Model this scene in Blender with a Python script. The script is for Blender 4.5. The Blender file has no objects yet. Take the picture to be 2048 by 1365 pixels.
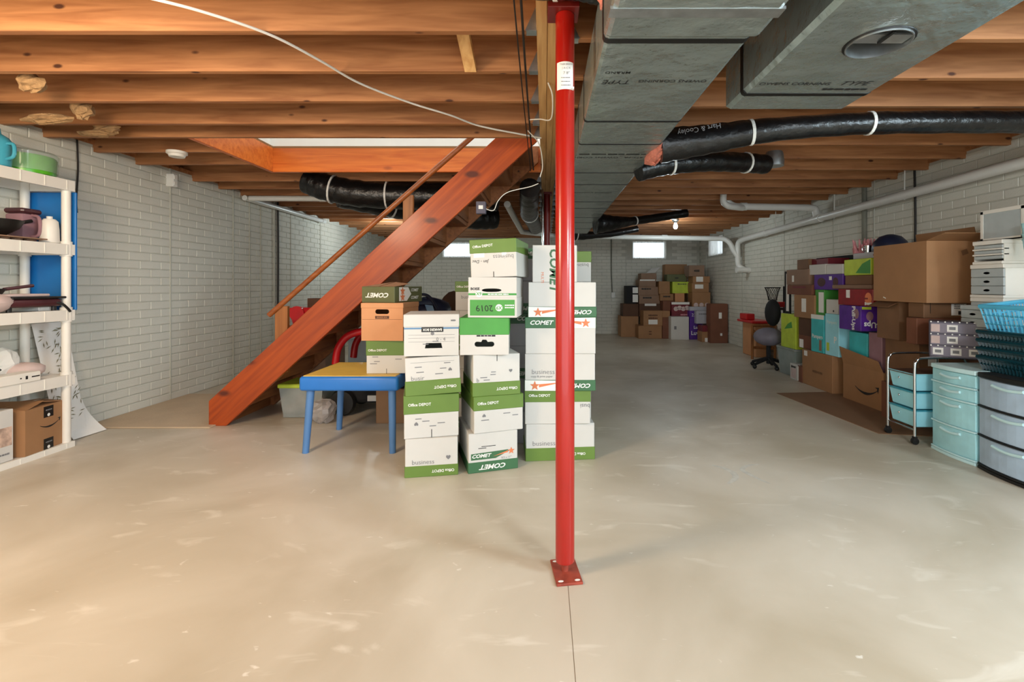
import bpy, bmesh, math, random
from mathutils import Vector, Matrix
random.seed(7)
R = math.radians
S = bpy.context.scene
C = S.collection

# ------------------------------------------------------------------ camera
F, CX, CY, CH = 950.0, 1089.0, 571.0, 1.165      # focal length (px), vanishing point (px), eye height (m)
cd = bpy.data.cameras.new('camera'); cam = bpy.data.objects.new('camera', cd); C.objects.link(cam)
cd.sensor_width = 36.0; cd.lens = F / 2048 * 36.0
cd.shift_x = (1024 - CX) / 2048; cd.shift_y = -(682.5 - CY) / 2048
cd.clip_start = 0.05; cd.clip_end = 200
cam.location = (0, 0, CH); cam.rotation_euler = (R(90), 0, 0)
S.camera = cam

# ------------------------------------------------------------------ world and light
w = bpy.data.worlds.new('world'); S.world = w; w.use_nodes = True
bg = w.node_tree.nodes['Background']; bg.inputs[0].default_value = (0.90, 0.96, 1.0, 1); bg.inputs[1].default_value = 2.2

def light(name, kind, loc, power, col, **k):
    l = bpy.data.lights.new(name, kind); l.energy = power; l.color = col
    for a, v in k.items(): setattr(l, a, v)
    o = bpy.data.objects.new(name, l); C.objects.link(o); o.location = loc
    return o
# cool daylight from the right: area light added for an unseen window
o = light('side_daylight', 'AREA', (3.66, 0.2, 1.75), 170, (0.70, 0.89, 1.0), shape='RECTANGLE', size=1.5, size_y=0.9)
o.rotation_euler = (0, R(75), 0)
# warm bulb under the ceiling, left of the camera
light('warm_bulb_light', 'POINT', (-2.1, 1.0, 2.08), 125, (1.0, 0.78, 0.54), shadow_soft_size=0.30)
light('right_fill_light', 'POINT', (1.6, -0.3, 2.1), 120, (0.86, 0.95, 1.0), shadow_soft_size=0.25)  # unseen cool fill, added to brighten the right side
# cool bulb in the lamp holder further down the room
light('far_bulb_light', 'POINT', (2.22, 8.05, 2.06), 14, (0.80, 0.95, 1.0), shadow_soft_size=0.04)
light('stair_bulb_light', 'POINT', (-2.75, 8.3, 2.1), 24, (0.80, 0.95, 1.0), shadow_soft_size=0.05)

vs = S.view_settings
S.display_settings.display_device = 'sRGB'
vs.view_transform = 'Standard'; vs.look = 'None'; vs.gamma = 1.0; vs.use_curve_mapping = False
vs.exposure = 0.36

# ------------------------------------------------------------------ helpers
def lin(c):
    return tuple(((v / 255) / 12.92 if v / 255 <= 0.04045 else ((v / 255 + 0.055) / 1.055) ** 2.4) for v in c)

M = {}
def mat(name, col, rough=0.6, metal=0.0, vary=0.10, scale=9.0, bump=0.0, bscale=60.0, trans=0.0, emit=0.0, alpha=1.0, coat=0.0):
    m = bpy.data.materials.new(name); m.use_nodes = True; M[name] = m
    nt = m.node_tree; b = nt.nodes['Principled BSDF']
    tc = nt.nodes.new('ShaderNodeTexCoord')
    nz = nt.nodes.new('ShaderNodeTexNoise'); nz.inputs['Scale'].default_value = scale; nz.inputs['Detail'].default_value = 4
    nt.links.new(tc.outputs['Object'], nz.inputs['Vector'])
    rp = nt.nodes.new('ShaderNodeValToRGB'); c = lin(col)
    rp.color_ramp.elements[0].position = 0.3; rp.color_ramp.elements[1].position = 0.7
    rp.color_ramp.elements[0].color = (*[max(0, v * (1 - vary)) for v in c], 1)
    rp.color_ramp.elements[1].color = (*[min(1, v * (1 + vary)) for v in c], 1)
    nt.links.new(nz.outputs['Fac'], rp.inputs['Fac']); nt.links.new(rp.outputs['Color'], b.inputs['Base Color'])
    b.inputs['Roughness'].default_value = rough; b.inputs['Metallic'].default_value = metal
    b.inputs['Transmission Weight'].default_value = trans; b.inputs['Alpha'].default_value = alpha
    b.inputs['Coat Weight'].default_value = coat
    if emit:
        b.inputs['Emission Color'].default_value = (*c, 1); b.inputs['Emission Strength'].default_value = emit
    if bump:
        n2 = nt.nodes.new('ShaderNodeTexNoise'); n2.inputs['Scale'].default_value = bscale; n2.inputs['Detail'].default_value = 5
        nt.links.new(tc.outputs['Object'], n2.inputs['Vector'])
        bp = nt.nodes.new('ShaderNodeBump'); bp.inputs['Strength'].default_value = bump; bp.inputs['Distance'].default_value = 0.01
        nt.links.new(n2.outputs['Fac'], bp.inputs['Height']); nt.links.new(bp.outputs['Normal'], b.inputs['Normal'])
    return m

def clear_mat(name, col, alpha, rough=0.35, vary=0.1):
    """thin see-through plastic: part tinted plastic, part plain view through"""
    m = mat(name, col, rough, vary=vary)
    nt = m.node_tree; b = nt.nodes['Principled BSDF']; out = nt.nodes['Material Output']
    tr = nt.nodes.new('ShaderNodeBsdfTransparent'); tr.inputs[0].default_value = (*[min(1, v * .5 + .5) for v in lin(col)], 1)
    mx = nt.nodes.new('ShaderNodeMixShader'); mx.inputs[0].default_value = alpha
    nt.links.new(tr.outputs[0], mx.inputs[1]); nt.links.new(b.outputs[0], mx.inputs[2]); nt.links.new(mx.outputs[0], out.inputs[0])
    return m

def wood(name, c0, c1, knot, axis, rough=0.6, knots=True, coat=0.0, kscale=4.2, tilt=0.0):
    """planed softwood: grain drawn out along one axis, scattered knots"""
    m = bpy.data.materials.new(name); m.use_nodes = True; M[name] = m
    nt = m.node_tree; b = nt.nodes['Principled BSDF']; L = nt.links.new
    ge = nt.nodes.new('ShaderNodeNewGeometry')
    mp = nt.nodes.new('ShaderNodeMapping'); s = [9.0, 9.0, 9.0]; s['xyz'.index(axis)] = 0.7
    mp.inputs['Scale'].default_value = s; src = ge.outputs['Position']
    if tilt:
        vr = nt.nodes.new('ShaderNodeVectorRotate'); vr.rotation_type = 'Y_AXIS'; vr.inputs['Angle'].default_value = R(tilt); L(src, vr.inputs['Vector']); src = vr.outputs[0]
    L(src, mp.inputs['Vector'])
    nz = nt.nodes.new('ShaderNodeTexNoise'); nz.inputs['Scale'].default_value = 3.0; nz.inputs['Detail'].default_value = 6
    nz.inputs['Distortion'].default_value = 0.6; L(mp.outputs[0], nz.inputs['Vector'])
    rp = nt.nodes.new('ShaderNodeValToRGB'); rp.color_ramp.elements[0].position = 0.3; rp.color_ramp.elements[1].position = 0.72
    rp.color_ramp.elements[0].color = (*lin(c0), 1); rp.color_ramp.elements[1].color = (*lin(c1), 1)
    L(nz.outputs['Fac'], rp.inputs['Fac'])
    col = rp.outputs['Color']
    if knots:
        mk = nt.nodes.new('ShaderNodeMapping'); k = [kscale * 2.2] * 3; k['xyz'.index(axis)] = kscale
        mk.inputs['Scale'].default_value = k; L(ge.outputs['Position'], mk.inputs['Vector'])
        vo = nt.nodes.new('ShaderNodeTexVoronoi'); vo.inputs['Scale'].default_value = 1.0; L(mk.outputs[0], vo.inputs['Vector'])
        r2 = nt.nodes.new('ShaderNodeValToRGB'); r2.color_ramp.elements[0].position = 0.07; r2.color_ramp.elements[1].position = 0.13
        r2.color_ramp.elements[0].color = (1, 1, 1, 1); r2.color_ramp.elements[1].color = (0, 0, 0, 1)
        L(vo.outputs['Distance'], r2.inputs['Fac'])
        mx = nt.nodes.new('ShaderNodeMix'); mx.data_type = 'RGBA'
        L(r2.outputs['Color'], mx.inputs[0]); L(col, mx.inputs[6]); mx.inputs[7].default_value = (*lin(knot), 1)
        col = mx.outputs[2]
    L(col, b.inputs['Base Color']); b.inputs['Roughness'].default_value = rough; b.inputs['Coat Weight'].default_value = coat; b.inputs['Coat Roughness'].default_value = 0.16
    bp = nt.nodes.new('ShaderNodeBump'); bp.inputs['Strength'].default_value = 0.15; bp.inputs['Distance'].default_value = 0.004
    L(nz.outputs['Fac'], bp.inputs['Height']); L(bp.outputs['Normal'], b.inputs['Normal'])
    return m

ORG = {}                                            # world origin of each thing (parts are built relative to it)
def tag(o, label, cat, group=None):
    o['label'] = label; o['category'] = cat
    if group: o['group'] = group
    return o
def thing(name, label, cat, loc=(0, 0, 0), rotz=0.0, group=None, rot=None):
    o = bpy.data.objects.new(name, None); C.objects.link(o); o.location = loc; o.empty_display_size = 0.1
    o.rotation_euler = rot if rot else (0, 0, R(rotz)); ORG[o.name] = Vector(loc)
    return tag(o, label, cat, group)

class MB:
    """collects shapes; build() links them as one mesh object"""
    def __init__(s): s.v = []; s.f = []
    def add(s, vs, fs):
        n = len(s.v); s.v += [tuple(v) for v in vs]; s.f += [tuple(n + i for i in f) for f in fs]; return s
    def box(s, x0, x1, y0, y1, z0, z1):
        vs = [(x, y, z) for z in (z0, z1) for y in (y0, y1) for x in (x0, x1)]
        return s.add(vs, [(0, 2, 3, 1), (4, 5, 7, 6), (0, 1, 5, 4), (2, 6, 7, 3), (0, 4, 6, 2), (1, 3, 7, 5)])
    def frustum(s, cx, cy, z0, z1, w0, d0, w1, d1):
        vs = [(cx + sx * w / 2, cy + sy * d / 2, z) for z, w, d in ((z0, w0, d0), (z1, w1, d1)) for sy in (-1, 1) for sx in (-1, 1)]
        return s.add(vs, [(0, 2, 3, 1), (4, 5, 7, 6), (0, 1, 5, 4), (2, 6, 7, 3), (0, 4, 6, 2), (1, 3, 7, 5)])
    def prism(s, poly, axis, a, b):
        """polygon in the plane across `axis`, drawn out from a to b"""
        def P(p, t): return {'y': (p[0], t, p[1]), 'x': (t, p[0], p[1]), 'z': (p[0], p[1], t)}[axis]
        n = len(poly); vs = [P(p, a) for p in poly] + [P(p, b) for p in poly]
        return s.add(vs, [tuple(range(n)), tuple(range(2 * n - 1, n - 1, -1))] + [(i, i + n, (i + 1) % n + n, (i + 1) % n) for i in range(n)])
    def tube(s, pts, r, n=10, cap=True):
        pts = [Vector(p) for p in pts]; m = len(pts); rs = r if isinstance(r, (list, tuple)) else [r] * m
        t0 = (pts[1] - pts[0]).normalized(); up = Vector((0, 0, 1)) if abs(t0.z) < 0.9 else Vector((1, 0, 0))
        a = t0.cross(up).normalized(); vs = []
        for i, p in enumerate(pts):
            t = (pts[min(i + 1, m - 1)] - pts[max(i - 1, 0)]).normalized()
            a = (a - t * a.dot(t)).normalized(); b = t.cross(a)
            vs += [p + (a * math.cos(2 * math.pi * k / n) + b * math.sin(2 * math.pi * k / n)) * rs[i] for k in range(n)]
        fs = [(i * n + k, i * n + (k + 1) % n, (i + 1) * n + (k + 1) % n, (i + 1) * n + k) for i in range(m - 1) for k in range(n)]
        if cap: fs += [tuple(range(n))[::-1], tuple((m - 1) * n + k for k in range(n))]
        return s.add(vs, fs)
    def lathe(s, prof, c=(0, 0, 0), n=20, axis='z'):
        vs = []
        for r, h in prof:
            for k in range(n):
                a = 2 * math.pi * k / n; x, y = r * math.cos(a), r * math.sin(a)
                vs.append((c[0] + x, c[1] + y, c[2] + h) if axis == 'z' else ((c[0] + h, c[1] + x, c[2] + y) if axis == 'x' else (c[0] + x, c[1] + h, c[2] + y)))
        m = len(prof)
        fs = [(i * n + k, i * n + (k + 1) % n, (i + 1) * n + (k + 1) % n, (i + 1) * n + k) for i in range(m - 1) for k in range(n)]
        if prof[0][0] > 1e-4: fs.append(tuple(range(n))[::-1])
        if prof[-1][0] > 1e-4: fs.append(tuple((m - 1) * n + k for k in range(n)))
        return s.add(vs, fs)
    def blob(s, c, rx, ry, rz, n=12, m=8, noise=0.0):
        vs = []
        for i in range(m + 1):
            p = math.pi * i / m
            for k in range(n):
                a = 2 * math.pi * k / n; j = 1 + noise * (random.random() - .5) * 2
                vs.append((c[0] + rx * math.sin(p) * math.cos(a) * j, c[1] + ry * math.sin(p) * math.sin(a) * j, c[2] - rz * math.cos(p) * j))
        return s.add(vs, [(i * n + k, i * n + (k + 1) % n, (i + 1) * n + (k + 1) % n, (i + 1) * n + k) for i in range(m) for k in range(n)])
    def mesh(s, name, bevel=0.0, smooth=False, off=None, seg=1):
        me = bpy.data.meshes.new(name)
        vs = s.v if off is None else [(x - off[0], y - off[1], z - off[2]) for x, y, z in s.v]
        me.from_pydata(vs, [], s.f)
        bm = bmesh.new(); bm.from_mesh(me)
        bmesh.ops.remove_doubles(bm, verts=bm.verts, dist=1e-6)
        bmesh.ops.recalc_face_normals(bm, faces=bm.faces)
        if bevel:
            es = [e for e in bm.edges if len(e.link_faces) == 2 and e.calc_face_angle(0) > 0.6]
            bmesh.ops.bevel(bm, geom=es, offset=bevel, segments=seg, profile=0.5, affect='EDGES', clamp_overlap=True)
        bm.to_mesh(me); bm.free()
        if smooth:
            me.polygons.foreach_set('use_smooth', [True] * len(me.polygons))
            try: me.set_sharp_from_angle(angle=R(40))
            except Exception: pass
        return me
    def build(s, name, material, parent=None, bevel=0.0, smooth=False, world=False, seg=1, label=None):
        off = None
        if world and parent is not None:
            root = parent
            while root.parent: root = root.parent
            off = ORG.get(root.name, Vector((0, 0, 0)))
        me = s.mesh(name, bevel, smooth, off, seg)
        return link(name, me, material, parent, label)

def link(name, me, material, parent=None, label=None):
    o = bpy.data.objects.new(name, me); C.objects.link(o)
    if material and not me.materials: me.materials.append(M[material])
    if parent: o.parent = parent
    if label: o['label'] = label
    return o
def struct(o): o['kind'] = 'structure'; return o

FACES = {'-y': ((1, 0, 0), (0, 0, 1)), '-x': ((0, -1, 0), (0, 0, 1)), '+x': ((0, 1, 0), (0, 0, 1)),
         'bottom': ((1, 0, 0), (0, -1, 0)), 'top': ((1, 0, 0), (0, 1, 0))}
_tc = {}
def text(parent, s, face, pos, size, material, rot=0, shear=0.0, xs=1.0, bold=0.0, name='lettering'):
    """flat print: a string centred at pos on a face of its thing"""
    key = (s, shear, bold)
    if key not in _tc:
        cu = bpy.data.curves.new('lettering', 'FONT'); cu.body = s; cu.align_x = 'CENTER'; cu.align_y = 'CENTER'
        cu.size = 1.0; cu.shear = shear; cu.offset = bold; cu.resolution_u = 2; cu.fill_mode = 'FRONT'
        ob = bpy.data.objects.new('lettering', cu); C.objects.link(ob)
        dg = bpy.context.evaluated_depsgraph_get()
        me = bpy.data.meshes.new_from_object(ob.evaluated_get(dg))
        _tc[key] = ([tuple(v.co) for v in me.vertices], [tuple(p.vertices) for p in me.polygons])
        bpy.data.objects.remove(ob); bpy.data.curves.remove(cu); bpy.data.meshes.remove(me)
    vs, fs = _tc[key]
    rt, up = (Vector(a) for a in FACES[face]); nm = rt.cross(up); p = Vector(pos) + nm * 0.0012
    ca, sa = math.cos(R(rot)), math.sin(R(rot)); out = []
    for x, y, z in vs:
        x, y = x * size * xs, y * size
        out.append(tuple(p + rt * (x * ca - y * sa) + up * (x * sa + y * ca)))
    me = bpy.data.meshes.new(name); me.from_pydata(out, [], fs)
    return link(name, me, material, parent)
def decal(parent, name, polys, face, pos, material, rot=0, lift=0.0008):
    """flat print: polygons given in face coordinates"""
    rt, up = (Vector(a) for a in FACES[face]); nm = rt.cross(up); p = Vector(pos) + nm * lift
    ca, sa = math.cos(R(rot)), math.sin(R(rot)); vs = []; fs = []
    for poly in polys:
        fs.append(tuple(range(len(vs), len(vs) + len(poly))))
        vs += [tuple(p + rt * (x * ca - y * sa) + up * (x * sa + y * ca)) for x, y in poly]
    me = bpy.data.meshes.new(name); me.from_pydata(vs, [], fs)
    return link(name, me, material, parent)
def rect(w, h, cx=0, cy=0): return [(cx - w / 2, cy - h / 2), (cx + w / 2, cy - h / 2), (cx + w / 2, cy + h / 2), (cx - w / 2, cy + h / 2)]
def oval(a, b, cx=0, cy=0, n=14): return [(cx + a * math.cos(2 * math.pi * k / n), cy + b * math.sin(2 * math.pi * k / n)) for k in range(n)]
def curve(pts, k=6):
    """smooth path through the points"""
    P = [Vector(p) for p in pts]; P = [P[0] * 2 - P[1]] + P + [P[-1] * 2 - P[-2]]; out = []
    for i in range(1, len(P) - 2):
        for j in range(k):
            t = j / k; a, b, c, d = P[i - 1:i + 3]
            out.append(0.5 * ((2 * b) + (c - a) * t + (2 * a - 5 * b + 4 * c - d) * t * t + (3 * b - a - 3 * c + d) * t ** 3))
    return out + [P[-2]]

# ------------------------------------------------------------------ materials
wood('joist_wood', (140, 88, 50), (184, 128, 82), (72, 36, 16), 'x', 0.62)
wood('beam_wood', (190, 138, 80), (222, 178, 118), (110, 62, 28), 'y', 0.6)
wood('stair_stain', (146, 54, 3), (184, 78, 6), (90, 30, 5), 'x', 0.5, coat=0.16, kscale=1.6, tilt=42.5)
wood('header_stain', (196, 92, 28), (226, 126, 48), (120, 44, 12), 'x', 0.4, coat=0.2, kscale=1.6)
wood('tread_wood', (122, 70, 34), (158, 98, 52), (70, 34, 14), 'y', 0.6)
wood('rail_wood', (128, 66, 26), (164, 92, 42), (70, 34, 14), 'x', 0.35, knots=False)
wood('post_wood', (128, 74, 30), (168, 106, 52), (70, 34, 14), 'z', 0.5, knots=False)
wood('subfloor_wood', (120, 84, 50), (160, 118, 74), (70, 40, 20), 'x', 0.8, knots=False)
mat('wall_paint', (214, 212, 200), 0.75, vary=0.05, scale=3, bump=0.25, bscale=90)
mat('mortar_paint', (188, 187, 175), 0.8, vary=0.05, scale=3, bump=0.2)
mat('seam_dark', (120, 120, 108), 0.8, vary=0.2)
mat('drywall', (238, 236, 228), 0.8, vary=0.02)
mat('white_plastic', (232, 228, 218), 0.4, vary=0.02)
mat('pvc', (228, 228, 222), 0.3, vary=0.03)
mat('red_paint', (166, 24, 14), 0.28, vary=0.08, scale=4, coat=0.3)
mat('rust_plate', (150, 62, 44), 0.6, vary=0.25, scale=30)
mat('dark_red', (110, 22, 16), 0.4)
mat('paper_label', (236, 234, 228), 0.6, vary=0.03)
mat('galvanised', (190, 196, 198), 0.35, metal=0.9, vary=0.15, scale=20)
mat('chrome', (225, 228, 230), 0.12, metal=1.0, vary=0.03)
mat('black_tape', (14, 14, 14), 0.45, vary=0.1)
mat('black_flex', (16, 16, 17), 0.30, vary=0.3, scale=14, bump=0.9, bscale=16)
mat('black_rubber', (18, 18, 18), 0.5)
mat('dark_cable', (30, 24, 20), 0.6)
mat('white_cable', (236, 232, 222), 0.5, vary=0.03)
mat('pink_insulation', (226, 140, 122), 0.95, vary=0.15, scale=30, bump=0.8)
mat('tan_insulation', (170, 134, 92), 0.95, vary=0.2, scale=30, bump=0.8)
mat('ink_black', (26, 26, 26), 0.6)
mat('ink_grey', (122, 122, 124), 0.6)
mat('ink_white', (238, 238, 232), 0.5, vary=0.02)
mat('ink_blue', (92, 132, 168), 0.5)
mat('ink_green', (58, 150, 60), 0.5)
mat('ink_orange', (222, 128, 82), 0.5)
mat('ink_brown', (84, 48, 26), 0.6)
mat('carton_white', (206, 204, 198), 0.55, vary=0.03, scale=5)
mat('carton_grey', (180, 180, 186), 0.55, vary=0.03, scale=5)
mat('lid_green', (100, 130, 54), 0.5, vary=0.06, scale=6)
mat('lid_leaf_green', (72, 150, 62), 0.45, vary=0.08, scale=6)
mat('lid_dark_green', (60, 106, 70), 0.5, vary=0.06, scale=6)
mat('lid_olive', (92, 96, 58), 0.55, vary=0.08)
mat('kraft', (158, 116, 78), 0.7, vary=0.07, scale=6)
mat('kraft_orange', (206, 146, 100), 0.65, vary=0.05, scale=6)
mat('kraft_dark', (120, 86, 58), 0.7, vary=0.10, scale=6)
mat('kraft_red', (118, 72, 50), 0.7, vary=0.10, scale=6)
mat('kraft_grey', (142, 112, 90), 0.7, vary=0.10, scale=6)
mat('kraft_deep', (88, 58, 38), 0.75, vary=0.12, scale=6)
mat('table_blue', (38, 116, 200), 0.35, vary=0.05)
mat('leg_blue', (80, 124, 176), 0.4, vary=0.05)
mat('table_yellow', (226, 190, 88), 0.4, vary=0.05)
mat('toy_red', (196, 26, 32), 0.3, vary=0.08)
mat('lime', (190, 212, 64), 0.5, vary=0.12)
mat('purple', (84, 38, 140), 0.45, vary=0.2, scale=12)
mat('maroon', (112, 28, 40), 0.5, vary=0.2, scale=12)
mat('box_red', (140, 24, 30), 0.45, vary=0.2, scale=12)
mat('teal', (64, 186, 190), 0.45, vary=0.12, scale=8)
mat('aqua', (160, 226, 240), 0.4, vary=0.05)
mat('navy', (28, 34, 58), 0.4, vary=0.2)
mat('pink', (206, 140, 146), 0.7, vary=0.2, scale=20)
mat('lavender_grey', (128, 122, 134), 0.6, vary=0.1)
mat('fabric_black', (20, 20, 22), 0.8)
mat('chalk', (206, 203, 192), 0.6, vary=0.12, scale=30)
mat('bulb_white', (245, 250, 255), 0.3, emit=14.0, vary=0.0)
mat('cardboard_floor', (140, 108, 80), 0.8, vary=0.08, scale=4)
mat('mat_beige', (190, 168, 140), 0.9, vary=0.06, scale=5, bump=0.3)
mat('blue_board', (24, 112, 184), 0.35, vary=0.08, scale=4)
mat('leaf_print', (128, 122, 92), 0.6, vary=0.2)
mat('mauve', (150, 112, 120), 0.5, vary=0.1)
mat('plum', (74, 38, 42), 0.35, vary=0.2)
mat('cloth_pale', (206, 184, 178), 0.85, vary=0.1)
mat('teal_jug', (70, 160, 180), 0.25, vary=0.1)
mat('cake_green', (88, 176, 40), 0.3, vary=0.15, scale=20)
mat('frost_grey', (176, 184, 184), 0.35, vary=0.08)
mat('slate_box', (84, 80, 94), 0.5, vary=0.1)
mat('photo_print', (196, 168, 150), 0.5, vary=0.4, scale=22)
clear_mat('clear_plastic', (214, 222, 220), 0.30)
mat('aqua_pale', (206, 242, 246), 0.35, vary=0.03)
clear_mat('clear_aqua', (176, 232, 240), 0.94, 0.3)
clear_mat('clear_lid', (225, 235, 228), 0.22, 0.12)
clear_mat('clear_frost', (184, 208, 230), 0.94, 0.3)
clear_mat('clear_teal', (10, 56, 66), 0.95, 0.25)
clear_mat('clear_blue', (92, 196, 232), 0.85, 0.35)
clear_mat('film', (206, 200, 196), 0.45, 0.25)
clear_mat('glass', (230, 240, 245), 0.12, 0.05)

def floor_material():
    m = bpy.data.materials.new('concrete'); m.use_nodes = True; M['concrete'] = m
    nt = m.node_tree; L = nt.links.new; b = nt.nodes['Principled BSDF']
    ge = nt.nodes.new('ShaderNodeNewGeometry')
    def noise(scale, detail, dist=0.0, sc=(1, 1, 1), rot=0):
        mp = nt.nodes.new('ShaderNodeMapping'); mp.inputs['Scale'].default_value = sc; mp.inputs['Rotation'].default_value = (0, 0, rot)
        L(ge.outputs['Position'], mp.inputs['Vector'])
        n = nt.nodes.new('ShaderNodeTexNoise'); n.inputs['Scale'].default_value = scale; n.inputs['Detail'].default_value = detail
        n.inputs['Distortion'].default_value = dist; L(mp.outputs[0], n.inputs['Vector']); return n.outputs['Fac']
    def ramp(f, p0, p1, c0, c1):
        r = nt.nodes.new('ShaderNodeValToRGB'); r.color_ramp.elements[0].position = p0; r.color_ramp.elements[1].position = p1
        r.color_ramp.elements[0].color = c0; r.color_ramp.elements[1].color = c1; L(f, r.inputs['Fac']); return r.outputs['Color']
    base = ramp(noise(1.1, 6, 0.5), 0.32, 0.68, (*lin((182, 171, 150)), 1), (*lin((214, 206, 190)), 1))
    sc = ramp(noise(2.4, 5, 1.4, (1, 2.6, 1), R(28)), 0.60, 0.72, (0, 0, 0, 1), (1, 1, 1, 1))
    mx = nt.nodes.new('ShaderNodeMix'); mx.data_type = 'RGBA'
    mul = nt.nodes.new('ShaderNodeMath'); mul.operation = 'MULTIPLY'; mul.inputs[1].default_value = 0.55; L(sc, mul.inputs[0])
    L(mul.outputs[0], mx.inputs[0]); L(base, mx.inputs[6]); mx.inputs[7].default_value = (*lin((226, 220, 206)), 1)
    sp = ramp(noise(11, 3, 0.8, (1, 2.0, 1), R(28)), 0.70, 0.76, (0, 0, 0, 1), (1, 1, 1, 1))
    m2 = nt.nodes.new('ShaderNodeMix'); m2.data_type = 'RGBA'; mu2 = nt.nodes.new('ShaderNodeMath'); mu2.operation = 'MULTIPLY'
    mu2.inputs[1].default_value = 0.65; L(sp, mu2.inputs[0]); L(mu2.outputs[0], m2.inputs[0]); L(mx.outputs[2], m2.inputs[6]); m2.inputs[7].default_value = (*lin((236, 232, 222)), 1)
    L(m2.outputs[2], b.inputs['Base Color'])
    rr = nt.nodes.new('ShaderNodeMapRange'); rr.inputs['To Min'].default_value = 0.28; rr.inputs['To Max'].default_value = 0.55
    L(noise(4.0, 4), rr.inputs['Value']); L(rr.outputs[0], b.inputs['Roughness'])
floor_material()

def foil_material():
    m = mat('duct_foil', (168, 180, 178), 0.26, metal=0.65, vary=0.12, scale=3.0)
    nt = m.node_tree; L = nt.links.new; b = nt.nodes['Principled BSDF']
    tc = nt.nodes.new('ShaderNodeTexCoord'); n = nt.nodes.new('ShaderNodeTexNoise'); n.inputs['Scale'].default_value = 5; n.inputs['Detail'].default_value = 7
    L(tc.outputs['Object'], n.inputs['Vector'])
    bp = nt.nodes.new('ShaderNodeBump'); bp.inputs['Strength'].default_value = 0.6; bp.inputs['Distance'].default_value = 0.04
    L(n.outputs['Fac'], bp.inputs['Height']); L(bp.outputs['Normal'], b.inputs['Normal'])
foil_material()

def at(px, py, Y):
    """world point that the photograph shows at a pixel, for a depth Y measured on the floor or ceiling"""
    return Vector(((px - CX) * Y / F, Y, CH + (CY - py) * Y / F))

def bars(t, face, pos, w, h, n=1, matn='ink_grey', rot=0):
    """print too small to read: short broken strokes"""
    ps = []
    for k in range(n):
        u = -w / 2; y_ = (n - 1) * h * .9 - k * h * 1.8
        while u < w / 2 - .004:
            l_ = min(w * (.10 + .16 * random.random()), w / 2 - u); ps.append(rect(l_ * .86, h * (.7 + .3 * random.random()), u + l_ / 2, y_)); u += l_
    decal(t, 'fine_print', ps, face, pos, matn, rot=rot, lift=.0016)

# ================================================================== THE SETTING
XL, XR, YB, YN = -3.787, 3.72, 11.4, -2.6          # inner wall faces
JZ, SZ = 2.285, 2.52                                # joist underside, subfloor underside
WT = 2.345                                          # wall top

# floor: two pours with a narrow control joint in line with the column
fl = MB().box(XL - .25, 0.090, YN, YB + .25, -0.12, 0).box(0.0924, XR + .25, YN, YB + .25, -0.12, 0).box(0.0895, 0.0929, YN, YB, -0.12, -0.0035)
floor = struct(fl.build('floor', 'concrete'))
def on_floor(px, py): Y = CH * F / (py - CY); return Vector(((px - CX) * Y / F, Y, .0004))
for path, wd in (([(1424, 931), (1448, 937), (1468, 948), (1470, 958), (1456, 968)], .020), ([(1519, 929), (1496, 932), (1484, 940), (1500, 950), (1520, 960), (1540, 968)], .016)):
    c_ = curve([on_floor(*p) for p in path], 4); vs_ = []
    for i, p in enumerate(c_):
        d_ = (c_[min(i + 1, len(c_) - 1)] - c_[max(i - 1, 0)]).normalized(); n_ = Vector((-d_.y, d_.x, 0)) * wd * (.35 + .65 * math.sin(math.pi * (i + 1) / (len(c_) + 1))); vs_ += [p - n_, p + n_]
    MB().add(vs_, [(2 * i, 2 * i + 1, 2 * i + 3, 2 * i + 2) for i in range(len(c_) - 1)]).build('chalky_mark', 'chalk', floor)

# walls: form-cast brick pattern, painted; windows are real openings
BL, BH, JT, PR = 0.240, 0.0775, 0.007, 0.006
bk = MB()
hx, hz, e = (BL - JT) / 2, (BH - JT) / 2, 0.004
bk.add([(-hx, 0, -hz), (hx, 0, -hz), (hx, 0, hz), (-hx, 0, hz), (-hx + e, -PR, -hz + e), (hx - e, -PR, -hz + e), (hx - e, -PR, hz - e), (-hx + e, -PR, hz - e)],
       [(0, 1, 5, 4), (1, 2, 6, 5), (2, 3, 7, 6), (3, 0, 4, 7), (4, 5, 6, 7)])
brick_mesh = bk.mesh('brick')
brick_mesh.materials.append(M['wall_paint'])

def lay_bricks(wall, origin, along, rz, length, tops, holes, pick, n_single=300):
    """every brick of a wall; those that show largest as single objects, the rest joined"""
    spots = []
    for r in range(int(tops / BH)):
        off = 0 if r % 2 else BL / 2
        for c in range(int(length / BL)):
            u, z = c * BL + off + BL / 2, r * BH + BH / 2
            if u + BL / 2 > length or any(a < u + BL / 2 and u - BL / 2 < b and c0 < z + BH / 2 and z - BH / 2 < d for a, b, c0, d in holes): continue
            spots.append((pick(u, z), u, z))
    spots.sort()
    rest = MB()
    rot = Matrix.Rotation(rz, 4, 'Z')
    for i, (k, u, z) in enumerate(spots):
        p = Vector(origin) + Vector(along) * u + Vector((0, 0, z))
        if i < n_single and k < 900:
            o = bpy.data.objects.new('brick', brick_mesh); C.objects.link(o); o.parent = wall; o.location = p; o.rotation_euler = (0, 0, rz)
        else:
            rest.add([rot @ Vector(v.co) + p for v in brick_mesh.vertices], [tuple(f.vertices) for f in brick_mesh.polygons])
    if rest.v:
        o = rest.build('brick_field', 'wall_paint', wall); o['kind'] = 'stuff'

wall_left = struct(MB().box(XL - .2, XL, YN, YB + .2, 0, WT).build('wall_left', 'mortar_paint'))
lay_bricks(wall_left, (XL, 1.8, 0), (0, 1, 0), R(90), YB - 1.8, WT, [], lambda u, z: (u + 1.8 if u + 1.8 > 3.3 and not (u + 1.8 < 3.9 and z < 1.0) else 999))
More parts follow.
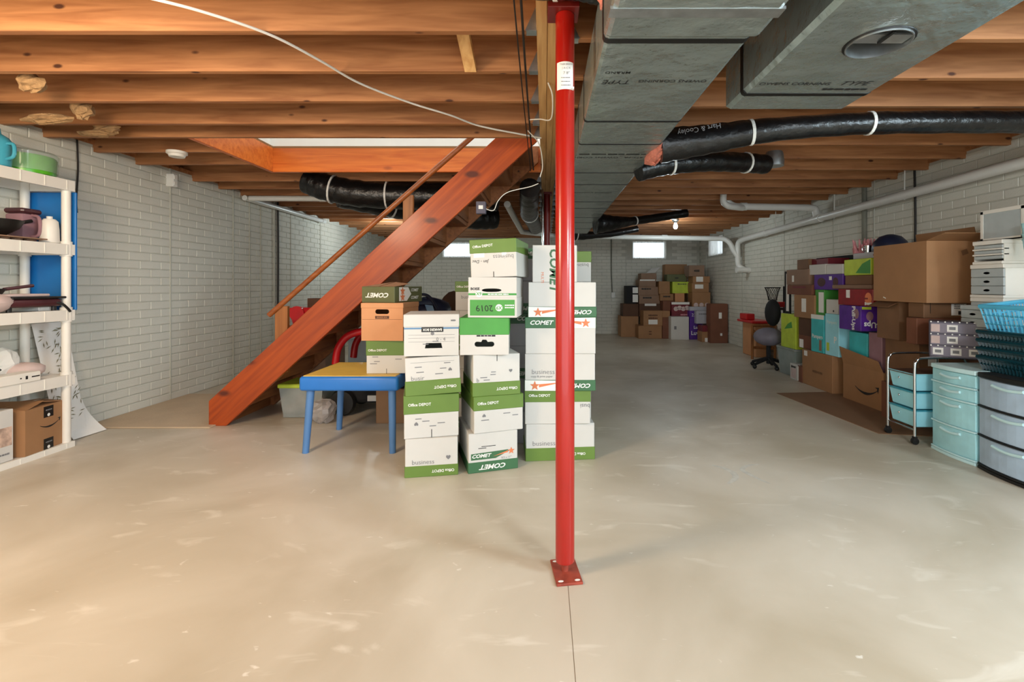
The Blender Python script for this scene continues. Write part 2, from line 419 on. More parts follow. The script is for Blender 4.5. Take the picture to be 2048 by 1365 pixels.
# right wall with window_2 near the far corner
W2 = (9.92, 10.78, 1.82, 2.22)
wr = MB().box(XR, XR + .2, YN, W2[0], 0, WT).box(XR, XR + .2, W2[1], YB + .2, 0, WT).box(XR, XR + .2, W2[0], W2[1], 0, W2[2]).box(XR, XR + .2, W2[0], W2[1], W2[3], WT)
wall_right = struct(wr.build('wall_right', 'mortar_paint'))
lay_bricks(wall_right, (XR, YB, 0), (0, -1, 0), R(-90), YB - 2.2, WT, [(YB - W2[1] - .02, YB - W2[0] + .02, W2[2], W2[3])],
           lambda u, z: (YB - u if YB - u > 3.6 and (z > 1.35 or YB - u > 6.6) else 999))
# back wall with two windows
W1, W3 = (2.11, 2.92, 1.80, 2.225), (-2.46, -1.60, 1.83, 2.20)
wb = MB()
xs = [XL, W3[0], W3[1], W1[0], W1[1], XR]
for a, b in ((XL, W3[0]), (W3[1], W1[0]), (W1[1], XR)): wb.box(a, b, YB, YB + .2, 0, WT)
for q in (W1, W3): wb.box(q[0], q[1], YB, YB + .2, 0, q[2]); wb.box(q[0], q[1], YB, YB + .2, q[3], WT)
wall_back = struct(wb.build('wall_back', 'mortar_paint'))
lay_bricks(wall_back, (XL, YB, 0), (1, 0, 0), 0, XR - XL, WT, [(q[0] - XL - .02, q[1] - XL + .02, q[2], q[3]) for q in (W1, W3)], lambda u, z: 999)
# cast seams where the wall forms met
for y in (4.80, 5.77, 6.09, 6.33, 7.07, 8.0, 9.1):
    MB().box(XL, XL + .013, y - .006, y + .006, 0.0, WT).build('form_seam', 'mortar_paint', wall_left)
for y in (8.9, 7.35, 6.1, 5.35, 10.9):
    MB().box(XR - .013, XR, y - .006, y + .006, 0.0, WT).build('form_seam', 'mortar_paint', wall_right)
for x in (0.85, 1.95, -2.9, -1.2):
    MB().box(x - .006, x + .006, YB - .013, YB, 0.0, WT).build('form_seam', 'mortar_paint', wall_back)
# sill plates on the wall tops
trim = MB().box(XL - .02, XL + .016, YN, YB, WT, WT + .04); struct(trim.build('trim_1', 'joist_wood'))
trim = MB().box(XR - .016, XR + .02, YN, YB, WT, WT + .04); struct(trim.build('trim_2', 'joist_wood'))
trim = MB().box(XL, XR, YB - .016, YB + .02, WT, WT + .04); struct(trim.build('trim_3', 'joist_wood'))
# rim boards closing the ends of the joist bays
struct(MB().box(XL - .14, XL - .10, YN, YB + .1, WT, SZ).box(XR + .10, XR + .14, YN, YB + .1, WT, SZ).box(XL, XR, YB + .1, YB + .14, WT, SZ).build('trim_4', 'subfloor_wood'))

def window(n, q, wallx=None):
    """basement hopper window with a gathered sheer curtain"""
    a, b, c, d = q; t = .03
    def P(m, u0, u1, w0, w1, z0, z1):
        if wallx is None: m.box(u0, u1, YB + w0, YB + w1, z0, z1)
        else: m.box(wallx + w0, wallx + w1, u0, u1, z0, z1)
    m = MB(); P(m, a, a + t, .05, .11, c + t, d - t); P(m, b - t, b, .05, .11, c + t, d - t); P(m, a, b, .05, .11, c, c + t); P(m, a, b, .05, .11, d - t, d)
    fr = struct(m.build('window_%d' % n, 'white_plastic'))
    m = MB(); P(m, a + t, b - t, .075, .08, c + t, d - t); m.build('pane', 'glass', fr)
    m = MB(); k = 60
    pts = [(a + (b - a) * i / k, .028 + .012 * math.sin(i * 1.9) + .004 * random.random()) for i in range(k + 1)]
    vs = []
    for z in (c - .02, c + .05, d - .06, d + .01):
        vs += [((u, YB + w - .02, z) if wallx is None else (wallx + w - .02, u, z)) for u, w in pts]
    m.add(vs, [(r * (k + 1) + i, r * (k + 1) + i + 1, (r + 1) * (k + 1) + i + 1, (r + 1) * (k + 1) + i) for r in range(3) for i in range(k)])
    m.build('curtain', 'sheer', fr, smooth=True)
m = bpy.data.materials.new('sheer'); m.use_nodes = True; M['sheer'] = m
nt = m.node_tree; nt.nodes.remove(nt.nodes['Principled BSDF'])
d_ = nt.nodes.new('ShaderNodeBsdfDiffuse'); t_ = nt.nodes.new('ShaderNodeBsdfTranslucent'); tp = nt.nodes.new('ShaderNodeBsdfTransparent')
for q in (d_, t_): q.inputs[0].default_value = (0.85, 0.82, 0.80, 1)
m1 = nt.nodes.new('ShaderNodeMixShader'); m1.inputs[0].default_value = .6; m2 = nt.nodes.new('ShaderNodeMixShader')
wv = nt.nodes.new('ShaderNodeTexNoise'); wv.inputs['Scale'].default_value = 40
nt.links.new(d_.outputs[0], m1.inputs[1]); nt.links.new(t_.outputs[0], m1.inputs[2]); nt.links.new(wv.outputs[0], m2.inputs[0])
nt.links.new(m1.outputs[0], m2.inputs[2]); nt.links.new(tp.outputs[0], m2.inputs[1]); nt.links.new(m2.outputs[0], nt.nodes['Material Output'].inputs[0])
window(1, W1); window(2, W2, XR); window(3, W3)

# ---- ceiling: subfloor sheets, joists, girder, stair opening
OX0, OX1, OY0, OY1 = -2.68, -0.04, 3.625, 4.69      # stair opening
cl = MB().box(XL - .2, XR + .2, YN, OY0, SZ, SZ + .02).box(XL - .2, XR + .2, OY1, YB + .2, SZ, SZ + .02)
cl.box(XL - .2, OX0, OY0, OY1, SZ, SZ + .02).box(OX1, XR + .2, OY0, OY1, SZ, SZ + .02)
ceiling = struct(cl.build('ceiling', 'subfloor_wood'))
GX0, GX1 = -0.035, 0.110                            # girder sides
g = MB()
for i in range(3): g.box(GX0 + i * .0485, GX0 + i * .0485 + .047, YN, YB, JZ + .002 * (i % 2), SZ)
g.build('girder', 'beam_wood', ceiling, bevel=.003)
def joist(x0, x1, y, hang=0, matn='joist_wood'):
    j = MB().box(x0, x1, y - .019, y + .019, JZ, SZ).build('joist', matn, ceiling, bevel=.0025)
    if hang:                                        # metal hanger at the girder
        x = x1 if hang < 0 else x0; s = hang
        h = MB().box(min(x, x + s * .045), max(x, x + s * .045), y - .0215, y + .0215, JZ - .002, JZ + .004)
        h.prism([(x, JZ), (x + s * .05, JZ), (x, JZ + .11)], 'y', y - .022, y - .020).prism([(x, JZ), (x + s * .05, JZ), (x, JZ + .11)], 'y', y + .020, y + .022)
        h.build('hanger', 'galvanised', j)
LY = [-1.95 + .406 * i for i in range(9)] + [1.70, 2.106, 2.500, 2.905, 3.307]
for y in LY: joist(XL - .1, GX0, y, -1)
joist(XL - .1, GX0, 3.600, -1)
for y in (4.00, 4.41): joist(XL - .1, OX0 - .04, y)
y = 5.12
while y < YB: joist(XL - .1, GX0, y, -1); y += .406
y = 2.175 - .406 * 10
while y < YB:
    joist(GX1, XR + .1, y, 1); y += .406
# stained framing round the stair opening
MB().box(OX0 - .04, GX0, OY1, OY1 + .04, JZ, SZ + .004).build('stair_header', 'header_stain', ceiling, bevel=.003)
MB().box(OX0 - .04, OX0, OY0 - .005, OY1, JZ, SZ + .004).build('stair_trimmer', 'header_stain', ceiling, bevel=.003)
# diagonal bridging between two joists
b_ = MB(); dv = Vector((0, .358, -.225)).normalized(); n_ = Vector((0, dv.z, -dv.y)) * .019
p0, p1 = Vector((-.41, 2.122, 2.515)), Vector((-.385, 2.484, 2.292)); wx = Vector((.03, 0, 0))
b_.add([p0 - wx - n_, p0 + wx - n_, p0 + wx + n_, p0 - wx + n_, p1 - wx - n_, p1 + wx - n_, p1 + wx + n_, p1 - wx + n_],
       [(0, 1, 2, 3), (4, 7, 6, 5), (0, 4, 5, 1), (1, 5, 6, 2), (2, 6, 7, 3), (3, 7, 4, 0)])
b_.build('bridging_strut', 'beam_wood', ceiling)
# loose insulation hanging out of the joist bays by the left wall
for px, py, Y, sx, sz in ((62, 165, 2.62, .07, .05), (165, 218, 3.02, .06, .06), (95, 238, 3.02, .16, .03), (215, 258, 3.40, .09, .035), (195, 268, 3.40, .13, .02), (1160 - 840, 236, 3.0, .001, .001)):
    if sx < .01: continue
    p = at(px, py, Y); MB().blob(p, sx, .05, sz, 12, 8, .22).build('insulation_tuft', 'tan_insulation', ceiling)
# white drywall of the stair shaft above the opening
sh = MB().box(OX0 - .06, .3, OY1 + .002, OY1 + .03, SZ + .02, 3.9).box(OX0 - .06, OX0 - .03, OY0, OY1, SZ + .02, 3.9).box(OX0 - .06, .3, OY0 - .06, OY0 - .03, SZ + .02, 3.9)
struct(sh.build('trim_5', 'drywall'))

# ================================================================== STAIRCASE
st = thing('staircase', 'orange-stained open basement staircase with a round wooden handrail', 'staircase', (-2.78, 3.95, 0))
RS, RN, X0 = .197, .2146, -2.712
for y0 in (3.93, 4.625):
    poly = [(-2.78, 0), (-2.78, .2045), (-.258, 2.52), (-.06, 2.52), (-.06, 2.365), (-2.636, 0)]
    MB().prism(poly, 'y', y0, y0 + .04).build('stringer', 'stair_stain' if y0 < 4 else 'tread_wood', st, bevel=.003, world=True)
for i in range(1, 13):
    xn, z = X0 + RN * (i - 1), RS * i
    MB().box(xn, xn + .245, 3.97, 4.625, z - .038, z).build('tread', 'tread_wood', st, bevel=.003, world=True)
    MB().box(xn + .022, xn + .042, 3.97, 4.625, z - RS if i > 1 else 0, z - .038).build('riser', 'tread_wood', st, world=True)
hr = MB().tube([(-2.30, 3.965, .915), (-.30, 3.965, 2.672)], .022, 12).build('handrail', 'rail_wood', st, smooth=True, world=True)
for xa, wd in ((-2.255, .105), (-1.185, .085)):
    zr = .915 + (xa + 2.30 + wd / 2) * .8785
    zs = .2045 + .918 * (xa + 2.78) - .25
    MB().box(xa, xa + wd, 3.9705, 4.01, zs, zr - .01).build('newel_post', 'post_wood', st, bevel=.003, world=True)

# ================================================================== STEEL COLUMNS
co = thing('steel_column', 'glossy red round steel column with a white sticker, on a rusty bolted base plate', 'column', (.083, 1.925, 0))
bp = MB().box(-.052, .052, -.085, .085, 0, .010)
pl = bp.build('base_plate', 'rust_plate', co, bevel=.002); pl.rotation_euler = (0, 0, R(8)); pl.location = (.004, -.002, 0)
for sx, sy in ((-1, -1), (1, -1), (-1, 1), (1, 1)):
    MB().prism(oval(.011, .006, sx * .033, sy * .068), 'z', .0102, .0108).build('bolt_slot', 'ink_white', pl)
MB().lathe([(.014, .009), (.014, .06)], n=14).build('screw_jack', 'rust_plate', co, smooth=True)
MB().lathe([(.0375, .05), (.0385, .06), (.0385, 2.255), (.036, 2.26)], n=32).build('shaft', 'red_paint', co, smooth=True)
MB().box(-.07, .055, -.06, .06, 2.26, 2.284).build('cap_plate', 'dark_red', co, bevel=.002)
lb = MB(); n = 12; z0, z1 = 1.945, 2.055; vs = []
for z in (z0, z1):
    for k in range(n + 1):
        a = R(205 + 110 * k / n + 8); vs.append((.0392 * math.cos(a), .0392 * math.sin(a), z))
lb.add(vs, [(k, k + 1, n + 2 + k, n + 1 + k) for k in range(n)])
lbo = lb.build('sticker', 'paper_label', co, smooth=True, label='white paper sticker with black print')
for s_, z, sz in (('TIGER BRAND', 2.043, .009), ('J A C K', 2.028, .011), ('7 8"', 2.008, .016)):
    text(lbo, s_, '-y', (.004, -.0395, z), sz, 'ink_grey')
for z_ in (1.99, 1.975, 1.96): bars(lbo, '-y', (.002, -.0395, z_), .04, .003, 1)
MB().box(.030, .034, -.045, -.030, 1.943, 1.952).build('sticker_curl', 'paper_label', co)
c2 = thing('steel_column', 'dark red steel column beside a bright pipe, behind the stacked paper cartons', 'column', (.03, 5.75, 0))
MB().lathe([(.038, .02), (.038, 2.28)], n=20).build('shaft', 'dark_red', c2, smooth=True)
MB().box(-.06, .06, -.09, .09, 0, .02).build('base_plate', 'rust_plate', c2)
MB().box(-.06, .06, -.07, .07, 2.26, 2.284).build('cap_plate', 'dark_red', c2)
tag(MB().tube([(-.02, 5.5, 0), (-.02, 5.5, 2.28)], .012, 10).build('riser_pipe', 'chrome', smooth=True), 'thin bright metal pipe rising beside the second column', 'pipe')

# ================================================================== DUCTS
def band(x0, x1, y, wd):
    c_ = .017; z0 = DZ - .0016; z1 = JZ - .006
    return MB().prism([(x0 + c_, z0), (x1 - c_, z0), (x1 - c_ * .3, z0 + c_ * .3), (x1, z0 + c_), (x1, z1), (x0, z1), (x0, z0 + c_), (x0 + c_ * .3, z0 + c_ * .3)], 'y', y - wd / 2, y + wd / 2)
DZ = CH + .87                                        # underside of the ducts
d1 = thing('trunk_duct', 'long silver foil-faced rectangular trunk duct with black tape bands along the girder', 'duct', (.46, 1.0, DZ))
MB().box(.209, .725, 1.62, 8.0, DZ, JZ - .003).build('body', 'duct_foil', d1, bevel=.018, seg=2, world=True)
MB().box(.207, .745, .9, 1.655, DZ - .012, JZ - .003).build('plenum', 'duct_foil', d1, bevel=.02, seg=2, world=True)
MB().box(.204, .748, 1.47, 1.52, DZ - .0135, DZ - .004).build('foil_strip', 'galvanised', d1, world=True)
for y, wd in ((1.69, .030), (2.52, .022), (2.93, .018), (3.67, .018), (4.10, .018), (4.95, .018), (5.37, .018), (6.1, .02), (6.6, .02), (7.3, .02)):
    band(.2075, .7265, y, wd).build('tape_band', 'black_tape', d1, world=True)
L_ = lambda p: tuple(Vector(p) - Vector((.46, 1.0, DZ)))
text(d1, 'OWENS CORNING', 'bottom', L_((.545, 2.02, DZ)), .034, 'ink_black', rot=180, bold=.01)
text(d1, 'TYPE', 'bottom', L_((.31, 2.03, DZ)), .055, 'ink_black', rot=180, shear=.2)
text(d1, 'MR&ND', 'bottom', L_((.30, 1.94, DZ)), .030, 'ink_black', rot=180, bold=.01)
text(d1, 'TYPE 475-FR   OWENS CORNING', 'bottom', L_((.45, 3.23, DZ)), .045, 'ink_black', rot=180)
bars(d1, 'bottom', L_((.45, 3.15, DZ)), .45, .02, 1, 'ink_black')
text(d1, 'OWENS CORNING 475', 'bottom', L_((.40, 4.45, DZ)), .045, 'ink_black', rot=180)
d2 = thing('branch_duct', 'wide silver duct with a round damper collar in its underside', 'duct', (1.19, 1.0, DZ))
bm_ = MB(); cx_, cy_ = 1.195, 1.70
bm0 = bmesh.new()
def lp(pts):
    vs_ = [bm0.verts.new((p[0], p[1], DZ)) for p in pts]; return [bm0.edges.new((vs_[i], vs_[(i + 1) % len(vs_)])) for i in range(len(vs_))]
ho = oval(.104, .104, cx_, cy_, 32)
bmesh.ops.triangle_fill(bm0, use_beauty=True, edges=lp([(.917, .6), (1.463, .6), (1.463, 2.342), (.917, 2.342)]) + lp(ho)); bm0.verts.index_update()
bm_.add([tuple(v.co) for v in bm0.verts], [tuple(v.index for v in f.verts) for f in bm0.faces]); bm0.free()
c_, z9 = .017, JZ - .003
ring0 = [(.917, .6, DZ), (1.463, .6, DZ), (1.463, 2.342, DZ), (.917, 2.342, DZ)]; ring1 = [(.90, .6, DZ + c_), (1.48, .6, DZ + c_), (1.48, 2.355, DZ + c_), (.90, 2.355, DZ + c_)]; ring2 = [(x_, y_, z9) for x_, y_, q_ in ring1]
bm_.add(ring0 + ring1 + ring2, [(i, (i + 1) % 4, 4 + (i + 1) % 4, 4 + i) for i in range(4)] + [(4 + i, 4 + (i + 1) % 4, 8 + (i + 1) % 4, 8 + i) for i in range(4)] + [(8, 9, 10, 11)])
bm_.build('body', 'duct_foil', d2, world=True)
band(.8985, 1.4815, 2.165, .03).build('tape_band', 'black_tape', d2, world=True)
m_ = MB(); cc = Vector((1.195, 1.70, DZ))
prof = [(.1035, .075), (.1035, -.010), (.100, -.010), (.100, .075)]
m_.lathe(prof, cc, 32); m_.f = m_.f[:-2]; m_.build('damper_collar', 'galvanised', d2, smooth=True, world=True)
sr = MB().lathe([(.112, -.0006), (.111, -.0036), (.1036, -.0036)], cc, 28); sr.f = sr.f[:-2]; sr.build('sealant_ring', 'black_rubber', d2, world=True)
MB().box(1.10, 1.29, 1.655, 1.715, DZ + .004, DZ + .010).build('damper_blade', 'galvanised', d2, world=True)
MB().box(1.19, 1.20, 1.62, 1.70, DZ - .006, DZ + .002).build('damper_rod', 'black_rubber', d2, world=True)
K_ = lambda p: tuple(Vector(p) - Vector((1.19, 1.0, DZ)))
text(d2, 'OWENS CORNING', 'bottom', K_((1.08, 2.05, DZ)), .036, 'ink_black', bold=.01)
text(d2, 'TYPE', 'bottom', K_((1.335, 2.045, DZ)), .058, 'ink_black', shear=.2)
bars(d2, 'bottom', K_((1.33, 2.105, DZ)), .2, .02, 1, 'ink_black')
text(d2, 'TYPE', '-x', K_((.90, 1.55, DZ + .13)), .08, 'ink_black', shear=.2)

def flex(label, pts, r, straps=(), name='flex_duct', matn='black_flex', writing=None):
    t = thing(name, label, 'duct', tuple(pts[0]))
    cv = curve(pts, 8)
    n = len(cv); ra = r if isinstance(r, (list, tuple)) else (r, r); r = sum(ra) / 2; rr = [(ra[0] + (ra[1] - ra[0]) * min(1, i / n * 2.2)) * (1 + .035 * math.sin(i * 2.1) + .02 * (random.random() - .5)) for i in range(n)]
    MB().tube(cv, rr, 18).build('sleeve', matn, t, smooth=True, world=True)
    for s_ in straps:
        i = min(n - 2, int(s_ * (n - 1))); p, q = cv[i], cv[i + 1]; d = (q - p).normalized()
        MB().tube([p - d * .009, p + d * .009], rr[i] * 1.07, 18).build('hanger_strap', 'pvc', t, world=True)
    return t
fa = flex('fat black insulated flex duct running from the trunk duct to the right wall', [(.74, 3.05, 2.06), (1.05, 3.02, 2.095), (1.4, 2.97, 2.135), (2.0, 2.93, 2.165), (2.8, 2.92, 2.17), (3.6, 2.95, 2.17)], (.11, .068), (.36, .62))
text(fa, 'Hart & Cooley', '-y', tuple(Vector((.95, 2.915, 2.125)) - Vector((.74, 3.05, 2.06))), .045, 'ink_grey', rot=190)
fb = flex('shorter black flex duct ending in a shiny metal boot', [(.70, 3.55, 2.02), (.92, 3.60, 2.08), (1.25, 3.70, 2.13), (1.6, 3.85, 2.16), (1.84, 3.95, 2.17)], .078, (.30, .80))
bt = MB().lathe([(.075, 0), (.078, .05), (.07, .10), (.062, .12)], (1.92, 3.97, 2.16), 18); bt.build('metal_boot', 'galvanised', fb, smooth=True, world=True)
flex('black flex duct sagging below the far end of the trunk duct', [(.70, 6.55, 2.02), (.95, 6.6, 2.03), (1.3, 6.8, 2.09), (1.75, 6.95, 2.17), (2.1, 7.0, 2.23)], (.15, .06), (.5,))
flex('black flex duct hung low near the back wall pipe', [(.40, 8.4, 2.08), (.75, 8.5, 2.06), (1.2, 8.6, 2.1), (1.7, 8.7, 2.2)], (.12, .06), (.2,))
flex('black flex duct right behind the stair header', [(-2.55, 5.12, 2.30), (-2.35, 5.12, 2.22), (-2.0, 5.15, 2.16), (-1.4, 5.2, 2.14), (-.9, 5.2, 2.13), (-.52, 5.15, 2.12)], .145, (.25, .5))
flex('black flex duct slanting away behind the stair handrail', [(-2.3, 5.35, 2.2), (-1.9, 5.7, 2.15), (-1.4, 6.1, 2.10), (-.95, 6.4, 2.08), (-.68, 6.55, 2.1)], .16, (.3, .6))
flex('black flex duct drooping beside the girder over the paper cartons', [(-.15, 4.85, 2.16), (-.17, 5.3, 2.10), (-.19, 6.0, 2.07), (-.16, 7.0, 2.09), (-.15, 7.8, 2.1)], .105, (.5,))
flex('crumpled black flex duct crossing over the cap of the red column', [(-.25, 1.80, 2.325), (-.05, 1.80, 2.31), (.12, 1.79, 2.30), (.21, 1.82, 2.30)], .055, (.5,))
# torn pink insulation at the duct take-off
pk = MB()
pk.blob((.735, 3.16, 2.04), .055, .21, .06, 14, 8, .16)
tag(pk.build('insulation_patch', 'pink_insulation'), 'torn pink fibreglass insulation at the flex duct take-off', 'insulation')
pk = MB().blob((.225, 1.72, 2.22), .03, .06, .05, 12, 8, .2)
tag(pk.build('insulation_patch', 'pink_insulation'), 'small pink insulation scrap poking out beside the column top', 'insulation')

# ================================================================== PIPES, CABLES, FITTINGS
def pipe(label, runs, r, rings=(), name='drain_pipe', matn='pvc', hooks=()):
    t = thing(name, label, 'pipe', tuple(runs[0][0]))
    for pts in runs:
        MB().tube(pts, r, 16).build('pipe_run', matn, t, smooth=True, world=True)
    for a, b in rings:
        a, b = Vector(a), Vector(b); MB().tube([a, b], r * 1.16, 16).build('coupling', matn, t, smooth=True, world=True)
    for h in hooks:
        h = Vector(h); MB().tube([(h.x, h.y, h.z - r - .004), (h.x + .002, h.y, JZ + .03)], .006, 6).build('hanger_strap', 'pvc', t, world=True)
    return t
xp = 3.60
pipe('long white PVC drain pipe sloping along the right wall with a trap at its end',
     [curve([(xp, 2.2, 2.115), (xp, 3.6, 2.09), (xp, 6.2, 2.045), (xp, 8.0, 2.01), (xp, 8.62, 1.995), (xp - .02, 8.78, 1.94), (xp - .02, 8.80, 1.75), (xp - .02, 8.80, 1.60), (xp + .0, 8.78, 1.52), (xp + .06, 8.7, 1.455), (xp + .06, 8.6, 1.44)], 5),
      [(xp - .12, 8.60, 1.44), (xp + .11, 8.60, 1.44)],
      curve([(xp - .02, 8.80, 1.70), (xp - .10, 8.82, 1.83), (xp - .16, 8.84, 1.96), (xp - .26, 8.86, 2.03), (xp - .40, 8.88, 2.04)], 5),
      [(xp - .40, 8.88, 2.04), (.55, 8.95, 2.09)]], .046,
     [((xp, 6.18, 2.0455), (xp, 6.36, 2.042)), ((xp - .13, 8.60, 1.44), (xp - .10, 8.6, 1.44)), ((xp, 7.7, 2.016), (xp, 7.78, 2.014)), ((xp + .08, 8.60, 1.44), (xp + .115, 8.6, 1.44)), ((2.2, 8.91, 2.062), (2.3, 8.91, 2.061))],
     hooks=[(xp, 4.75, 2.07), (xp, 5.9, 2.05), (xp, 7.4, 2.02), (1.0, 8.94, 2.08)])
pipe('white PVC branch pipe crossing under the joists to the right wall pipe',
     [curve([(2.42, 6.3, 2.33), (2.44, 6.3, 2.26), (2.52, 6.3, 2.215), (2.62, 6.3, 2.21)], 5), [(2.62, 6.3, 2.21), (3.50, 6.3, 2.195)],
      curve([(3.50, 6.3, 2.195), (3.58, 6.3, 2.18), (3.60, 6.3, 2.12), (3.60, 6.28, 2.05)], 5)], .045, [((2.6, 6.3, 2.21), (2.68, 6.3, 2.21))])
pipe('short white PVC elbow rising into the joists beside the branch pipe',
     [curve([(2.30, 6.1, 2.34), (2.30, 6.1, 2.24), (2.36, 6.1, 2.185), (2.48, 6.14, 2.175), (2.62, 6.28, 2.19)], 6)], .04)
pipe('thin white PVC pipe under the joists along the left wall',
     [[(-3.70, 5.86, 2.245), (-3.70, 7.95, 2.235)], [(-3.66, 5.9, 2.245), (-2.7, 5.92, 2.245)]], .033, [((-3.70, 7.88, 2.236), (-3.70, 7.98, 2.235)), ((-2.8, 5.918, 2.245), (-2.72, 5.92, 2.245))])
pipe('white pipe slanting down behind the stairs beside the second column',
     [[(-.44, 5.6, 2.12), (-.36, 7.6, 2.02)], [(-.36, 7.6, 2.02), (.5, 8.9, 2.06)]], .04)
def cable(label, pts, r, matn, name='cable', k=8):
    return tag(MB().tube(curve(pts, k), r, 8).build(name, matn, smooth=True), label, 'cable')
ce = lambda px, py, dz=-.008: (lambda Y: ((px - CX) * Y / F, Y, JZ + dz))(F * 1.12 / (CY - py))
cable('white electrical cable stapled under the left joists towards the girder', [ce(250, -20), ce(400, 18), ce(540, 66), ce(640, 118), ce(720, 164), ce(820, 203), ce(900, 228), ce(960, 250), ce(1050, 268), ce(1082, 274)], .0062, 'white_cable')
cable('thin dark cable running under the joists just left of the girder', [(-.118, 1.7, 2.278), (-.125, 2.5, 2.276), (-.13, 3.4, 2.279), (-.125, 4.3, 2.2)], .0035, 'dark_cable')
cable('thicker dark cable beside the girder, parallel to the thin one', [(-.09, 1.7, 2.278), (-.098, 2.5, 2.274), (-.104, 3.4, 2.279), (-.10, 4.3, 2.21)], .0055, 'dark_cable')
cable('loose white wire looping off the girder beside the red column', [(.02, 2.62, 2.283), (.045, 2.70, 2.24), (.04, 2.95, 2.20), (-.03, 3.1, 2.25), (-.10, 3.2, 2.282)], .004, 'white_cable')
cable('loose white wire curling down from the girder beside the stair top', [(-.12, 3.42, 2.28), (-.04, 3.55, 2.22), (-.015, 3.7, 2.10), (-.035, 3.75, 2.02)], .004, 'white_cable')
cable('thin white wire drooping from the junction box under the stairs', [(-.50, 3.9, 1.80), (-.42, 3.9, 1.78), (-.38, 3.9, 1.86), (-.30, 3.9, 1.93), (-.12, 3.88, 1.97), (-.05, 3.85, 1.99)], .0035, 'white_cable')
cable('dark wire running down the left wall above the white shelf', [(XL + .018, 3.83, 2.34), (XL + .02, 3.835, 2.1), (XL + .018, 3.825, 1.85), (XL + .018, 3.83, 1.75)], .006, 'dark_cable')
cable('dark conduit running down the left wall beside the handrail', [(XL + .02, 6.71, 2.34), (XL + .02, 6.72, 1.6), (XL + .02, 6.71, .6), (XL + .02, 6.71, .3)], .012, 'dark_cable', 'conduit')
cable('pale conduit running beside the dark one on the left wall', [(XL + .02, 6.62, 2.34), (XL + .02, 6.62, 1.2), (XL + .02, 6.62, .3)], .008, 'mortar_paint', 'conduit')
cable('dark conduit running down the back wall to the outlet', [(1.60, YB - .025, 2.33), (1.60, YB - .025, 1.5), (1.62, YB - .025, .98)], .014, 'seam_dark', 'conduit')
cable('dark conduit on the right wall behind the navy helmet', [(XR - .02, 4.75, 2.33), (XR - .02, 4.74, 1.8), (XR - .02, 4.75, 1.3)], .010, 'dark_cable', 'conduit')
cable('grey-brown duct pipe running down the right wall past the white drain pipe', [(XR - .03, 5.48, 2.33), (XR - .03, 5.48, 1.8), (XR - .03, 5.48, 1.3)], .026, 'seam_dark', 'conduit')
for nm, lb_, c0, face in (('outlet', 'white outlet box on the back wall under the dark conduit', (1.64, YB - .03, .93), 'y'), ('junction_box', 'small white junction box high on the left wall', (XL + .03, 4.78, 2.22), 'x')):
    t = thing(nm, lb_, 'outlet', c0)
    MB().box(-.045, .045, -.03, .03, -.065, .065).build('box', 'pvc', t, bevel=.006)
    for dz in (-.03, .03):
        (MB().box(-.018, .018, -.034, -.030, dz - .018, dz + .018) if face == 'y' else MB().box(.045, .049, -.018, .018, dz - .018, dz + .018)).build('socket', 'white_plastic', t)
t = thing('junction_box', 'grey metal junction box fixed under the stairs with a white sticker', 'outlet', (-.52, 3.9, 1.80))
MB().box(-.04, .04, -.025, .025, -.05, .05).build('box', 'slate_box', t, bevel=.004); MB().box(-.018, .018, -.027, -.025, -.012, .018).build('sticker', 'paper_label', t)
t = thing('lamp_holder', 'white round empty lamp holder under the joists near the left wall', 'lamp', (-3.08, 3.98, JZ))
MB().lathe([(.075, 0), (.075, -.02), (.062, -.026), (.055, -.045), (.0, -.045)], n=24).build('base', 'white_plastic', t, smooth=True)
t = thing('bulb_lamp', 'glowing bare bulb in a ceiling lamp holder near the back', 'lamp', (2.22, 8.05, JZ))
MB().lathe([(.06, 0), (.06, -.02), (.035, -.04), (.03, -.06)], n=20).build('base', 'galvanised', t, smooth=True)
MB().lathe([(.016, -.055), (.02, -.075), (.032, -.10), (.036, -.125), (.030, -.15), (.015, -.163), (.0, -.166)], n=18).build('bulb', 'bulb_white', t, smooth=True)

# ================================================================== CARTONS
def hole_panel(m, w, h, hole, y, depth, cu, cv):
    """front panel of a carton with a cut-out and the recess behind it"""
    bm = bmesh.new()
    def loop(pts): 
        vs = [bm.verts.new((p[0], y, p[1])) for p in pts]; return [bm.edges.new((vs[i], vs[(i + 1) % len(vs)])) for i in range(len(vs))]
    e_ = loop([(-w / 2, 0), (w / 2, 0), (w / 2, h), (-w / 2, h)]) + loop([(cu + a, cv + b) for a, b in hole])
    bmesh.ops.triangle_fill(bm, use_beauty=True, use_dissolve=False, edges=e_)
    bm.verts.index_update()
    m.add([tuple(v.co) for v in bm.verts], [tuple(v.index for v in f.verts) for f in bm.faces]); bm.free()
    n = len(hole)
    m.add([(cu + a, y, cv + b) for a, b in hole] + [(cu + a, y + .006, cv + b) for a, b in hole], [(i, (i + 1) % n, n + (i + 1) % n, n + i) for i in range(n)])

